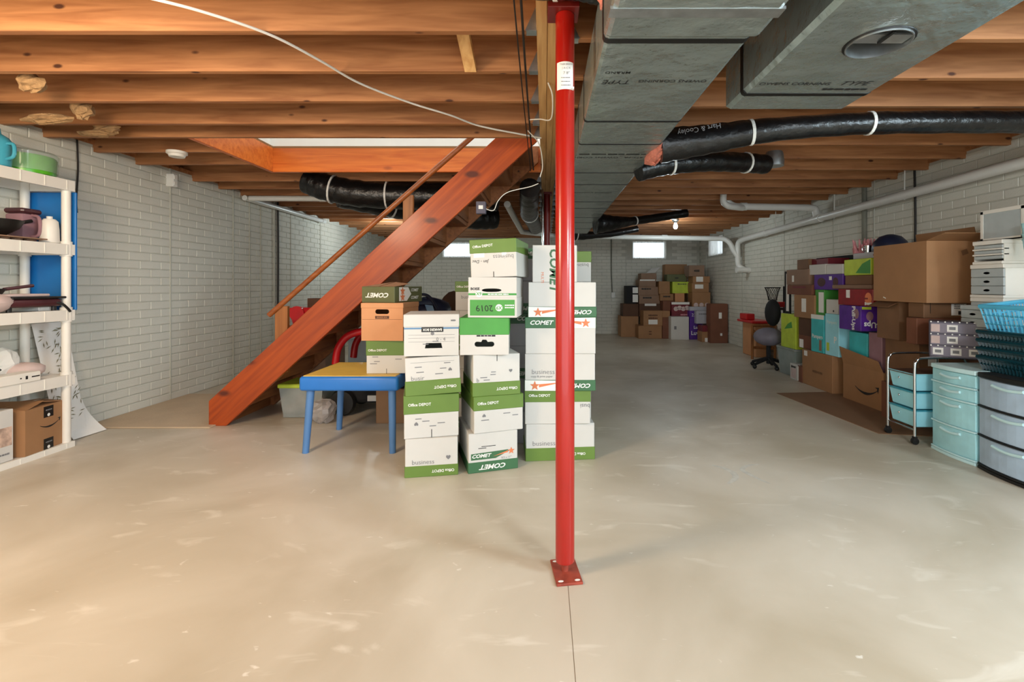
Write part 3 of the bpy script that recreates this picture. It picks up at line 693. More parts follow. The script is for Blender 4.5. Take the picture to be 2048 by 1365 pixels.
def carton(name, label, group, px0, px1, Yf, z0, h, d, rot, body, lid=None, lid_at='top', lid_h=.075, hole=None, roll=0.0, cat='box', pitch=0.0):
    """rectangular carton; px0..px1 is how wide its front shows at depth Yf. Returns the thing and its width."""
    w = (px1 - px0) * Yf / F / math.cos(R(rot)); xc = ((px0 + px1) / 2 - CX) * Yf / F
    a = R(rot); c = Vector((xc, Yf + abs(math.sin(a)) * w / 2, z0)) + Vector((-math.sin(a), math.cos(a), 0)) * d / 2
    t = thing(name, label, cat, tuple(c), group=group, rot=(R(pitch), R(roll), a))
    m = MB()
    if hole:
        pts, cu, cv = hole
        hole_panel(m, w, h, pts, -d / 2, .05, cu, cv)
        for q in ((-w / 2, -w / 2), (w / 2, w / 2)): m.add([(q[0], -d / 2, 0), (q[0], d / 2, 0), (q[0], d / 2, h), (q[0], -d / 2, h)], [(0, 1, 2, 3)])
        m.add([(-w / 2, d / 2, 0), (w / 2, d / 2, 0), (w / 2, d / 2, h), (-w / 2, d / 2, h)], [(0, 1, 2, 3)])
        for z in (0, h): m.add([(-w / 2, -d / 2, z), (w / 2, -d / 2, z), (w / 2, d / 2, z), (-w / 2, d / 2, z)], [(0, 1, 2, 3)])
        m.build('body', body, t)
    else:
        m.box(-w / 2, w / 2, -d / 2, d / 2, 0, h).build('body', body, t, bevel=.003)
    if lid:
        e_ = .0035; zz = (h - lid_h, h + .001) if lid_at == 'top' else (0 - .0, lid_h)
        l_ = MB().box(-w / 2 - e_, w / 2 + e_, -d / 2 - e_, d / 2 + e_, *zz).build('lid', lid, t, bevel=.003)
    return t, w, -d / 2 - (.0035 if lid else 0)

def star(r, cx, cy):
    return [(cx + (r if k % 2 == 0 else r * .42) * math.cos(R(90 + 36 * k)), cy + (r if k % 2 == 0 else r * .42) * math.sin(R(90 + 36 * k))) for k in range(10)]
def depot(t, w, d, h, at_, lh, flip):
    """green-lidded paper carton: maker's name on the lid"""
    z = h - lh / 2 if at_ == 'top' else lh / 2; u = -w * .22 if not flip else w * .22
    text(t, 'Office DEPOT', '-y', (u, -d / 2 - .0035, z), .024, 'ink_white', rot=180 if flip else 0, bold=.02, xs=.95)
def comet(t, w, y, z, hh, flip, arrow, wide=1.0):
    """green band with an orange shooting star"""
    s = -1 if arrow == 'l' else 1
    decal(t, 'star_field', [[(s * w * .02, -hh / 2), (s * w / 2, -hh / 2), (s * w / 2, hh / 2), (s * w * .02, hh / 2 * .9)]], '-y', (0, y, z), 'ink_white', lift=.001)
    decal(t, 'streak', [[(-s * w * .05, hh * .32), (s * w * .30, hh * .12), (s * w * .30, -hh * .18)]], '-y', (0, y, z), 'ink_orange', lift=.0016)
    decal(t, 'star', [star(hh * .48, s * w * .36, -hh * .03)], '-y', (0, y, z), 'ink_orange', lift=.002)
    text(t, 'COMET', '-y', (-s * w * .28, y, z), hh * .55, 'ink_white', rot=180 if flip else 0, shear=.3, bold=.03, xs=1.15)
def fine_print(t, w, y, h, z, n=3):
    for k in range(n):
        decal(t, 'fine_print', [rect(.03 + .02 * random.random(), .005, (-.5 + random.random()) * w * .7, 0)], '-y', (0, y, z + k * .016), 'ink_grey', lift=.001)

G1 = 'paper cartons stacked in the middle of the floor'
# --- left front stack
YA = 2.867
t, w, y = carton('paper_carton', 'bottom carton of the stack nearest the blue table, green base and grey business lettering', G1, 810, 912, YA, 0, .2324, .44, 10, 'carton_white', 'lid_green', 'bottom', .068)
depot(t, w, .44, .2324, 'bottom', .068, True); text(t, 'business', '-y', (-w * .16, -.2208, .09), .040, 'ink_grey', bold=-.01); text(t, '♥', '-y', (w * .32, -.2208, .11), .025, 'ink_grey')
t, w, y = carton('paper_carton', 'second carton up nearest the blue table, olive-green lid on top and slit white front', G1, 808, 912, YA, .2334, .2606, .44, 15, 'carton_white', 'lid_green', 'top', .112)
depot(t, w, .44, .2606, 'top', .112, False); MB().box(-.002, .002, -.2212, -.2195, 0, .05).build('slit', 'ink_black', t); fine_print(t, w, -.2205, .26, .07, 4); text(t, '♥', '-y', (-w * .28, -.2208, .09), .022, 'ink_grey', rot=180)
t, w, y = carton('paper_carton', 'skewed carton under the document box with a busi- print cut off by its green base', G1, 812, 917, YA, .4975, .231, .44, 13, 'carton_white', 'lid_green', 'bottom', .09, roll=-2.0)
depot(t, w, .44, .231, 'bottom', .09, True); text(t, 'busir', '-y', (-w * .28, -.2208, .105), .040, 'ink_grey', bold=-.01); fine_print(t, w, -.2205, .23, .125, 5); text(t, '♥', '-y', (w * .32, -.2208, .15), .02, 'ink_grey', rot=180)
decal(t, 'printed_line', [rect(w * .8, .0015)], '-y', (0, -.22, .2), 'ink_grey')
hole = [(-.052, -.016), (.052, -.016), (.045, .016), (-.045, .016)]
t, w, y = carton('document_box', 'white lidded document box with a blue stripe and black name badge, topping its stack', G1, 808, 914, YA, .735, .252, .39, 10, 'carton_white', 'carton_white', 'top', .075, hole=(hole, .012, .062))
yy = -.195
decal(t, 'blue_stripe', [rect(w, .010)], '-y', (0, yy, .168), 'ink_blue'); decal(t, 'badge', [rect(.13, .030, 0, 0)], '-y', (.005, yy, .160), 'ink_black', lift=.0014)
text(t, 'BANKERS BOX', '-y', (.005, yy - .0006, .160), .021, 'ink_white', rot=180, bold=.02, xs=.82); decal(t, 'seal', [oval(.011, .011)], '-y', (.005, yy, .136), 'ink_grey', lift=.001)
for z in (.128, .108, .086): decal(t, 'printed_line', [rect(w * .85, .0015)], '-y', (0, yy, z), 'ink_grey')
text(t, '0 - 4', '-y', (.055, yy, .100), .030, 'ink_grey'); fine_print(t, w * .5, yy, .2, .072, 2); bars(t, '-y', (w * .4, yy - .0035, .215), .03, .012, 1)
# --- middle front stack
YM = 2.93
t, w, y = carton('paper_carton', 'bottom carton with a dark green upside-down base and an orange star streak above it', G1, 937, 1033, YM, 0, .245, .42, 18, 'carton_white', 'lid_dark_green', 'bottom', .066)
text(t, 'COMET', '-y', (0, y, .034), .040, 'ink_white', rot=180, shear=.3, bold=.03, xs=1.2)
decal(t, 'green_band', [[(-w * .45, -.025), (w * .05, -.025), (w * .32, .012), (w * .3, .022), (-w * .45, .014)]], '-y', (0, -.21, .105), 'lid_dark_green')
decal(t, 'star', [star(.024, w * .37, .012), [(w * .0, -.012), (w * .3, .004), (w * .3, .016)]], '-y', (0, -.21, .105), 'ink_orange', lift=.0014)
text(t, 'COMET', '-y', (-w * .25, -.2106, .102), .030, 'ink_white', shear=.3, bold=.03, xs=1.15); text(t, '8.5 x 11"', '-y', (w * .27, -.21, .078), .018, 'ink_grey'); decal(t, 'marker_scrawl', [rect(.09, .004, 0, 0), rect(.05, .004, -.04, -.01)], '-y', (-.03, -.21, .16), 'ink_black')
t, w, y = carton('paper_carton', 'turned carton with a deep green lid resting on the star-streak carton', G1, 948, 1044, YM, .246, .228, .44, 20, 'carton_white', 'lid_green', 'top', .088)
depot(t, w, .44, .228, 'top', .088, False); fine_print(t, w, -.2205, .2, .08, 3); text(t, '♥', '-y', (-w * .3, -.2208, .11), .02, 'ink_grey', rot=180)
t, w, y = carton('paper_carton', 'turned carton with a green base and slit top edge under the leaf-green one', G1, 946, 1038, YM, .4755, .258, .44, 17, 'carton_white', 'lid_green', 'bottom', .085)
depot(t, w, .44, .258, 'bottom', .085, True); MB().box(.0, .004, -.2212, -.2195, .215, .258).build('slit', 'ink_black', t); fine_print(t, w, -.2205, .2, .10, 4); text(t, 'b', '-y', (-w * .4, -.2208, .10), .035, 'ink_grey'); text(t, '♥', '-y', (w * .3, -.2208, .15), .02, 'ink_grey')
cloud = [(-.045, -.016)] + [(.045 + .016 * math.cos(R(a)), .016 * math.sin(R(a))) for a in range(-90, 91, 30)] + [(.02, .014), (.012, .028), (-.012, .028), (-.02, .014)] + [(-.045 - .016 * math.cos(R(a)), .016 * math.sin(R(a))) for a in range(90, -90, -30)]
t, w, y = carton('paper_carton', 'carton with a leaf-green upper half and cloud-shaped handle hole', G1, 920, 1017, YM, .7345, .229, .40, 3, 'carton_white', 'lid_leaf_green', 'top', .105, hole=(cloud, .0, .066))
bars(t, '-y', (.01, -.2, .118), .12, .010, 1, 'ink_black')
slot = [(.05 * math.cos(a_) + (.012 if math.cos(a_) > 0 else -.012), .011 * math.sin(a_)) for a_ in [2 * math.pi * k / 16 for k in range(16)]]
t, w, y = carton('paper_carton', 'upside-down carton with a slot handle and a bright green tray lid marked X9', G1, 936, 1033, YM, .9645, .25, .40, -3, 'carton_white', 'carton_white', 'bottom', .125, hole=(slot, -.005, .17))
decal(t, 'green_panel', [rect(w * .93, .098)], '-y', (0, y, .062), 'lid_leaf_green', lift=.001); decal(t, 'disc', [oval(.022, .022)], '-y', (w * .14, y, .062), 'ink_white', lift=.0018)
text(t, 'X9', '-y', (w * .14, y - .001, .062), .030, 'ink_green', rot=180, bold=.02); text(t, '2019', '-y', (-w * .17, y - .001, .06), .055, 'ink_black', rot=180, shear=-.1); bars(t, '-y', (w * .36, y - .001, .07), .06, .008, 2, 'ink_white')
text(t, 'BOISE', '-y', (-w * .36, -.2, .178), .022, 'ink_black', bold=.03); decal(t, 'green_stripe', [rect(w, .012)], '-y', (0, -.2, .145), 'ink_green'); decal(t, 'disc', [oval(.021, .021)], '-y', (-w * .28, -.2, .147), 'ink_white', lift=.0014)
text(t, 'X9', '-y', (-w * .28, -.2008, .147), .028, 'ink_green', bold=.02); bars(t, '-y', (w * .12, -.2008, .145), .13, .007, 1, 'ink_white')
t, w, y = carton('paper_carton', 'topmost carton with a tilted green lid and upside-down business lettering', G1, 940, 1034, YM, 1.216, .236, .42, -8, 'carton_white', 'lid_green', 'top', .085, roll=-2.0)
text(t, 'Office DEPOT', '-y', (-w * .22, y, .195), .022, 'ink_white', rot=4, bold=.02); text(t, 'business', '-y', (w * .22, -.21, .125), .040, 'ink_grey', rot=180, bold=-.01)
MB().box(-.002, .002, -.2112, -.2095, 0, .035).build('slit', 'ink_black', t); text(t, 'Jan - Dec', '-y', (-w * .28, -.21, .10), .028, 'ink_black', rot=178, shear=.2); decal(t, 'tape', [rect(.07, .03, -.09, .0), rect(.03, .03, .07, .005)], '-y', (0, -.21, .14), 'paper_label')
# --- right stack behind the red column
YC = 3.14; z = 0
def cbox(lb_, px0, px1, h, rot, lid, at_, lh, kind):
    global z
    t, w, y = carton('paper_carton', lb_, G1, px0, px1, YC, z, h, .29, rot, 'carton_white', lid, at_, lh); z += h + .001
    return t, w, y
t, w, y = cbox('bottom wide carton behind the red column, green base with business lettering above', 1052, 1190, .244, 5, 'lid_green', 'bottom', .085, 0)
depot(t, w, .29, .244, 'bottom', .085, True); text(t, 'business', '-y', (-w * .24, -.1458, .115), .046, 'ink_grey', bold=-.01)
t, w, y = cbox('second wide carton behind the red column with its green lid on top', 1050, 1181, .221, 2, 'lid_green', 'top', .075, 0)
text(t, 'Office DEPOT', '-y', (-w * .28, y, .19), .024, 'ink_white', bold=.02); text(t, 'busi', '-y', (w * .42, -.1458, .12), .042, 'ink_grey', rot=180)
t, w, y = cbox('third wide carton behind the red column reading business copy and print paper', 1050, 1190, .244, 0, 'lid_dark_green', 'bottom', .072, 0)
comet(t, w, y, .036, .07, True, 'l'); text(t, 'business', '-y', (-w * .24, -.1458, .125), .046, 'ink_grey', bold=-.01); text(t, 'copy & print paper', '-y', (-w * .26, -.1458, .095), .019, 'ink_grey')
t, w, y = cbox('fourth wide carton behind the red column with an upright green and orange star lid', 1051, 1191, .241, 0, 'lid_dark_green', 'top', .072, 0)
comet(t, w, y, .205, .07, False, 'r')
t, w, y = cbox('fifth wide carton behind the red column, its star lid upside down at the base', 1057, 1192, .231, 0, 'lid_dark_green', 'bottom', .070, 0)
comet(t, w, y, .035, .068, True, 'l')
t, w, y = carton('paper_carton', 'white carton stood on end behind the red column with its name running downwards', G1, 1065, 1154, YC, z, .245, .25, 0, 'carton_white')
text(t, 'COMET', '-y', (-w * .02, -.125, .08), .085, 'lid_dark_green', rot=-90, shear=.2, bold=.03); text(t, 'MULTI', '-y', (-w * .28, -.125, .03), .026, 'ink_orange', rot=-90)
# --- hidden rear stacks showing between the front ones
G2 = 'paper cartons in the rear row'
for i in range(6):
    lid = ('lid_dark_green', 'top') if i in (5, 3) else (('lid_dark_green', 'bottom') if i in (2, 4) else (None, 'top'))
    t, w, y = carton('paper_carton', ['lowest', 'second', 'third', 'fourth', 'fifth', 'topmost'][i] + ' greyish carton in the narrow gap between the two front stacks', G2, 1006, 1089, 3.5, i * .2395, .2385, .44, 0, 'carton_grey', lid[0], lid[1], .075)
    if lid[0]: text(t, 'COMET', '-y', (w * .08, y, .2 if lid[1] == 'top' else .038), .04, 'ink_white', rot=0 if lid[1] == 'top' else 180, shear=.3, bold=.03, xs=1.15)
for i in range(5):
    lid = 'top' if i in (4, 2) else 'bottom'
    t, w, y = carton('paper_carton', ['lowest', 'second', 'third', 'fourth', 'topmost'][i] + ' green and white carton standing behind the document box stack', G2, 911, 983, 3.9, i * .2395, .2385, .40, 0, 'carton_white', 'lid_green', lid, .085)
    text(t, 'Office DEPOT', '-y', (-w * .25, y, .195 if lid == 'top' else .042), .022, 'ink_white', bold=.02); text(t, 'business', '-y', (-w * .12, -.2, .11), .04, 'ink_grey')
for i in range(6):
    t, w, y = carton('paper_carton', ['lowest', 'second', 'third', 'fourth', 'fifth', 'topmost'][i] + ' carton of the stack hidden behind the wide cartons and red column', G2, 1108, 1182, 3.76, i * .239, .238, .42, 0, 'carton_white', 'lid_green', 'top' if i % 2 else 'bottom', .085)
    text(t, 'business', '-y', (w * .2, -.21, .13), .042, 'ink_grey', rot=180)

# ================================================================== TABLE AND WHAT STANDS ON IT
tb = thing('play_table', 'low blue plastic play table with a yellow top and round legs', 'table', (-1.37, 3.57, 0))
TX0, TX1, TY0, TY1, TZ = -1.69, -1.005, 3.26, 3.88, .54
MB().box(TX0, TX1, TY0, TY1, TZ - .105, TZ - .004).build('apron', 'table_blue', tb, bevel=.022, seg=3, smooth=True, world=True)
MB().box(TX0 + .02, TX1 - .02, TY0 + .02, TY1 - .02, TZ - .01, TZ).build('tabletop', 'table_yellow', tb, bevel=.004, world=True)
for sx, sy in ((0, 0), (1, 0), (0, 1), (1, 1)):
    x_, y_ = (TX0 + .06, TX1 - .06)[sx], (TY0 + .06, TY1 - .06)[sy]; ox = (-.03, .01)[sx]
    MB().tube([(x_ + ox, y_ + (-.02, .02)[sy], 0), (x_, y_, TZ - .06)], [.022, .027], 16).build('leg', 'leg_blue', tb, smooth=True, world=True)
G3 = 'cartons on the blue table'
t, w, y = carton('paper_carton', 'green-topped white carton standing on the yellow tabletop', G3, 733, 811, 3.35, TZ + .0005, .233, .30, 3, 'carton_white', 'lid_green', 'top', .105)
text(t, 'Office DEPOT', '-y', (-w * .22, y, .165), .022, 'ink_white', bold=.02); fine_print(t, w, -.15, .1, .07, 4); MB().box(0, .003, -.1512, -.1495, 0, .035).build('slit', 'ink_black', t)
st_ = [(.033 * (1 if math.cos(a_) > 0 else -1) + .017 * math.cos(a_), .017 * math.sin(a_)) for a_ in [2 * math.pi * (k + .5) / 16 for k in range(16)]]
t, w, y = carton('document_box', 'brown lidded document box with an oval handle hole, above the green-topped carton', G3, 721, 806, 3.33, TZ + .2345, .265, .34, -3, 'kraft_orange', 'kraft_orange', 'top', .036, hole=(st_, 0, .205))
decal(t, 'badge', [rect(.10, .020)], '-y', (0, -.17, .165), 'ink_brown'); text(t, 'BANKERS BOX', '-y', (0, -.171, .165), .014, 'kraft_orange', xs=.8); decal(t, 'printed_line', [rect(w * .96, .0015)], '-y', (0, -.17, .15), 'ink_brown')
t = thing('open_carton', 'olive carton tray with a folded open top and orange star, crowning the table stack', 'box', (-1.135, 3.56, TZ + .501), -16, G3)
W_, D_, H_ = .27, .37, .115
MB().box(-W_ / 2, W_ / 2, -D_ / 2, D_ / 2, 0, H_).build('body', 'lid_olive', t, bevel=.003)
MB().add([(-W_ / 2, -D_ / 2, H_), (0, -D_ / 2, H_), (.0, .02, H_ + .035), (-W_ / 2, .03, H_ + .012)], [(0, 1, 2, 3)]).build('flap', 'kraft', t)
MB().add([(0.01, -D_ / 2, H_), (W_ / 2, -D_ / 2, H_), (W_ / 2, .02, H_ + .02), (.01, .02, H_ + .034)], [(0, 1, 2, 3)]).build('flap', 'kraft', t)
text(t, 'COMET', '-y', (.0, -D_ / 2, .055), .045, 'ink_white', rot=180, shear=.3, bold=.03, xs=1.2)
# right end face of the tray, turned towards the viewer
rt_ = Vector((0, 1, 0))
decal(t, 'star_field', [[(-.13, -.05), (-.03, -.05), (.03, .0), (-.01, .05), (-.13, .05)]], '+x', (W_ / 2, 0, .06), 'ink_white', lift=.001)
decal(t, 'star', [star(.035, -.085, .022), star(.035, -.085, -.022)], '+x', (W_ / 2, 0, .06), 'ink_orange', lift=.0016)
for dz in (.088, .032): text(t, 'COMET', '+x', (W_ / 2, .075, dz), .03, 'ink_white', rot=0, shear=.3, bold=.03)

# ================================================================== UNDER AND BEHIND THE STAIRS
def bin_(name, label, loc, w, d, h, body, lid, rotz=0, lid_h=.03, group=None):
    t = thing(name, label, 'bin', loc, rotz, group)
    m = MB(); b0, b1 = .86, 1.0; th = .004
    for s_ in (0, 1):
        k = 1 - s_ * th * 6
        m.frustum(0, 0, .004 + s_ * .004, h - lid_h, w * b0 * k, d * b0 * k, w * k, d * k)
    m.f = [f for i, f in enumerate(m.f) if i % 6 != 1]
    m.build('tub', body, t)
    MB().box(-w / 2 - .012, w / 2 + .012, -d / 2 - .012, d / 2 + .012, h - lid_h, h).build('lid', lid, t, bevel=.008)
    return t
t = bin_('storage_bin', 'clear plastic storage bin with a lime green lid under the stairs', (-2.13, 4.30, 0), .38, .30, .30, 'clear_plastic', 'lime', lid_h=.035)
b_ = MB()
for k in range(7): b_.blob((-.12 + .04 * k, -.05 + .05 * (k % 3), .07 + .05 * (k % 2)), .07, .06, .05, 10, 6, .3)
b_.build('bagged_contents', 'cloth_pale', t)
tag(MB().blob((-1.88, 4.02, .10), .11, .10, .10, 16, 10, .16).build('plastic_bag', 'film', smooth=False), 'crumpled clear plastic bag lying behind the leg of the play table', 'bag')
tag(MB().box(-1.42, -1.17, 4.0, 4.03, 0, .29).build('cardboard_panel', 'kraft', bevel=.004), 'plain tan cardboard panel standing on the floor beneath the play table', 'cardboard')
# ride-on toy car
tc_ = thing('toy_car', 'red ride-on toy car with an arched roof frame parked behind the play table', 'toy car', (-1.56, 4.45, 0))
ar = MB(); arch = curve([(-.31, 0, .46), (-.285, 0, .60), (-.20, 0, .71), (-.05, 0, .755), (.12, 0, .755), (.26, 0, .70), (.33, 0, .56), (.34, 0, .40)], 6)
for y_ in (-.2, .2): MB().tube([(p.x, y_, p.z) for p in arch], .033, 12).build('roof_arch', 'toy_red', tc_, smooth=True)
MB().box(-.05, .20, -.2, .2, .755, .785).build('roof', 'toy_red', tc_, bevel=.012)
MB().box(-.34, .36, -.19, .19, .10, .40).build('body', 'fabric_black', tc_, bevel=.05, seg=3, smooth=True)
MB().box(-.02, .04, -.21, -.19, .38, .74).build('pillar', 'white_plastic', tc_)
MB().lathe([(.07, -.01), (.085, 0), (.07, .01), (.07, -.01)], (.14, -.12, .50), 20, 'y').build('steering_wheel', 'black_rubber', tc_, smooth=True)
for sx in (-.24, .24):
    for sy in (-.21, .21): MB().lathe([(.03, -.035), (.105, -.035), (.12, 0), (.105, .035), (.03, .035)], (sx, sy, .12), 22, 'y').build('wheel', 'black_rubber', tc_, smooth=True)
MB().box(-.02, .08, -.212, -.195, .13, .18).build('licence_plate', 'white_plastic', tc_)
tag(MB().box(-2.05, -1.75, 4.95, 5.2, 0, .62).build('moulded_chest', 'frost_grey', bevel=.01), 'pale grey chest standing on the floor between the stairs and toy car', 'chest')
# on and behind the stairs
t = thing('toy_basket', 'red plastic toy basket holding a dark box, on a carton beyond the stairs', 'toy', (-2.62, 5.3, .72))
MB().frustum(0, 0, 0, .20, .26, .24, .34, .3).build('tub', 'toy_red', t, bevel=.02)
MB().lathe([(.05, -.02), (.08, -.02), (.08, .02), (.05, .02), (.05, -.02)], (-.06, -.15, .14), 16, 'y').build('ring', 'toy_red', t, smooth=True)
MB().box(.0, .15, -.05, .1, .14, .30).build('dark_box', 'kraft_deep', t)
tag(MB().box(-2.85, -2.35, 5.1, 5.6, 0, .718).build('storage_carton', 'kraft_grey', bevel=.005), 'tall brown carton behind the stairs carrying the red toy basket', 'box')
t = thing('duffel_bag', 'navy blue bag slumped on the carton behind the document boxes', 'bag', (-1.22, 4.95, .722))
MB().blob((0, 0, .16), .26, .2, .16, 16, 10, .06).build('body', 'navy', t, smooth=True)
MB().tube(curve([(-.12, -.15, .22), (-.04, -.18, .34), (.06, -.18, .33), (.14, -.15, .2)], 6), .015, 8).build('handle', 'navy', t, smooth=True)
MB().add([(.02, -.19, .25), (.10, -.19, .24), (.13, -.2, .14), (.07, -.2, .12)], [(0, 1, 2, 3)]).build('stripe', 'ink_blue', t)
tag(MB().box(-1.52, -1.0, 4.74, 5.12, .0, .72).build('storage_carton', 'kraft_dark', bevel=.004), 'brown carton behind the document boxes with the navy bag on it', 'box')
t = thing('chair', 'dark brown chair with a rounded back between the cartons and the back wall', 'chair', (-1.07, 5.62, 0))
bk_ = MB(); pts = [(.24 * math.cos(R(a)), .50 + .52 * math.sin(R(a))) for a in range(0, 181, 15)]
bk_.prism([(p[0], p[1] + .08) for p in pts], 'y', -.02, .02).build('backrest', 'kraft_deep', t, bevel=.01)
MB().box(-.24, .24, -.40, .02, .46, .52).build('seat', 'kraft_deep', t, bevel=.015)
for sx in (-.2, .2):
    for sy in (-.36, -.02): MB().tube([(sx, sy, 0), (sx, sy, .47)], .02, 8).build('leg', 'kraft_deep', t)
tag(MB().box(XL + .01, -2.72, 3.86, 5.05, 0, .012).build('floor_mat', 'mat_beige', bevel=.003), 'flat beige mat on the floor between the stairs and left wall', 'mat')

# ================================================================== WHITE SHELF ON THE LEFT
SX0, SX1, SY0, SY1 = -3.76, -3.40, 2.53, 3.44
sh = thing('plastic_shelf', 'white plastic five-tier shelving unit against the left brick wall', 'shelf', (-3.58, 2.98, 0))
LV = [.04, .525, .988, 1.458, 1.918]                 # shelf tops
for i, z in enumerate(LV):
    zb_ = z - .075 if i else 0
    s_ = MB().box(SX0 + .0221, SX1 - .0221, SY0 + .0221, SY1 - .0221, z - .012, z - .001).box(SX1 - .022, SX1, SY0, SY1, zb_, z).box(SX0, SX0 + .022, SY0, SY1, zb_, z)
    s_.box(SX0 + .0221, SX1 - .0221, SY1 - .022, SY1, zb_, z).box(SX0 + .0221, SX1 - .0221, SY0, SY0 + .022, zb_, z)
    s_.build('shelf_board', 'white_plastic', sh, world=True)
    for k in range(6): MB().box(SX1, SX1 + .003, SY0 + .1 + .15 * k, SY0 + .104 + .15 * k, z - .07 if i else .004, z - .005).build('rib', 'white_plastic', sh, world=True)
for x_ in (SX0 + .032, SX1 - .032):
    for y_ in (SY0 + .032, SY1 - .032):
        MB().tube([(x_, y_, 0), (x_, y_, 1.90)], .026, 16).build('post', 'white_plastic', sh, smooth=True, world=True)
        for z in LV[1:4]: MB().tube([(x_, y_, z - .085), (x_, y_, z + .02)], .034, 16).build('post_collar', 'white_plastic', sh, smooth=True, world=True)
bb = MB().box(-3.74, -3.402, SY1 + .004, SY1 + .022, .985, 1.84)
tag(bb.build('blue_panel', 'blue_board', bevel=.004), 'bright blue plastic panel propped against the end of the white shelf', 'panel')
# top tier
t = thing('cake_carrier', 'round green cake carrier with a clear lid on the top tier', 'container', (-3.575, 3.27, LV[4]))
MB().lathe([(.12, 0), (.15, .01), (.158, .12), (.15, .135), (0, .135)], n=28).build('base', 'cake_green', t, smooth=True)
MB().lathe([(.162, .03), (.166, .13), (.168, .15), (.15, .165), (0, .168)], n=28).build('lid', 'clear_lid', t, smooth=True)
t = thing('jug', 'translucent teal jug at the edge of the top tier', 'jug', (-3.49, 3.02, LV[4]))
MB().lathe([(.06, 0), (.07, .01), (.078, .16), (.06, .19), (.025, .215), (.02, .25), (0, .252)], n=22).build('body', 'teal_jug', t, smooth=True)
MB().tube(curve([(.07, 0, .15), (.115, 0, .14), (.115, 0, .07), (.07, 0, .05)], 5), .01, 8).build('handle', 'teal_jug', t, smooth=True)
t = thing('black_canister', 'black glossy canister behind the cake carrier', 'container', (-3.70, 3.05, LV[4]))
MB().box(-.045, .045, -.06, .06, 0, .17).build('body', 'black_rubber', t, bevel=.01); MB().box(-.047, .047, -.062, .062, .17, .20).build('lid', 'galvanised', t, bevel=.006)
# second tier
t = thing('bottle_jug', 'white plastic jug with a small cap on the second tier', 'bottle', (-3.475, 3.335, LV[3]))
MB().lathe([(.045, 0), (.052, .008), (.05, .10), (.045, .155), (.03, .172), (.0, .173)], n=20).build('body', 'white_plastic', t, smooth=True); MB().lathe([(.016, .172), (.016, .19), (0, .191)], n=14).build('cap', 'white_plastic', t)
t = thing('blender_jar', 'mauve lidded blender jar beside the white jug', 'jar', (-3.60, 3.28, LV[3]))
MB().frustum(0, 0, .0, .20, .10, .10, .13, .13).build('jar', 'mauve', t, bevel=.02, seg=2, smooth=True); MB().box(-.068, .068, -.068, .068, .20, .235).build('lid', 'plum', t, bevel=.012)
MB().tube(curve([(.06, 0, .19), (.11, 0, .17), (.11, 0, .06), (.05, 0, .04)], 5), .01, 8).build('handle', 'mauve', t, smooth=True)
t = thing('wok', 'black wok pan lying on the second tier', 'pan', (-3.55, 3.04, LV[3] + .03))
MB().lathe([(.0, .0), (.07, .004), (.13, .05), (.155, .10), (.15, .10), (.12, .052), (.065, .012), (0, .008)], n=26).build('pan', 'black_rubber', t, smooth=True); MB().tube([(0, .14, .09), (.02, .23, .12)], .012, 8).build('handle', 'black_rubber', t)
t = thing('muffin_tin', 'dull brown muffin tin under the wok', 'tin', (-3.53, 3.10, LV[3]))
MB().box(-.1, .12, -.16, .16, .018, .026).build('tray', 'kraft_grey', t)
for k in range(8): MB().lathe([(.022, 0), (.032, .02)], (-.05 + .1 * (k % 2), -.12 + .075 * (k // 2), 0), 12).build('cup', 'kraft_grey', t)
# third tier
t = thing('griddle', 'plum-coloured electric griddle with a black cord on the third tier', 'appliance', (-3.52, 3.20, LV[2]))
MB().box(-.11, .11, -.20, .17, .03, .085).build('body', 'plum', t, bevel=.022, seg=3, smooth=True); MB().box(-.10, .115, -.16, .19, .085, .10).build('plate', 'black_rubber', t, bevel=.006)
MB().tube(curve([(.08, .10, .06), (.12, .14, .05), (.13, .17, .02), (.125, .20, -.01)], 6), .008, 8).build('cord', 'black_rubber', t, smooth=True)
for a, b in ((-.08, -.15), (.08, -.15), (-.08, .13), (.08, .13)): MB().lathe([(.014, 0), (.014, .032)], (a, b, 0), 10).build('foot', 'black_rubber', t)
t = thing('tray', 'pale tray lying across the griddle', 'tray', (-3.55, 3.10, LV[2] + .101))
MB().box(-.13, .12, -.2, .2, .0, .018).build('tray', 'cloth_pale', t, bevel=.006)
t = thing('frying_pan', 'dark frying pan resting on the pale tray with its handle out', 'pan', (-3.56, 3.0, LV[2] + .12))
MB().lathe([(0, 0), (.09, 0), (.11, .035), (.105, .035), (.085, .006), (0, .006)], n=22).build('pan', 'black_rubber', t, smooth=True); MB().tube([(.03, .10, .03), (.05, .26, .055)], .011, 8).build('handle', 'plum', t)
tag(MB().blob((-3.47, 2.97, LV[2] + .065), .08, .13, .064, 14, 8, .05).build('pillow', 'cloth_pale', smooth=True), 'pale folded cloth bundle at the front of the third tier', 'cloth')
tag(MB().box(-3.66, -3.47, 3.26, 3.38, LV[2], LV[2] + .028).build('paper_pad', 'paper_label', bevel=.003), 'flat white paper pad beside the griddle', 'paper')
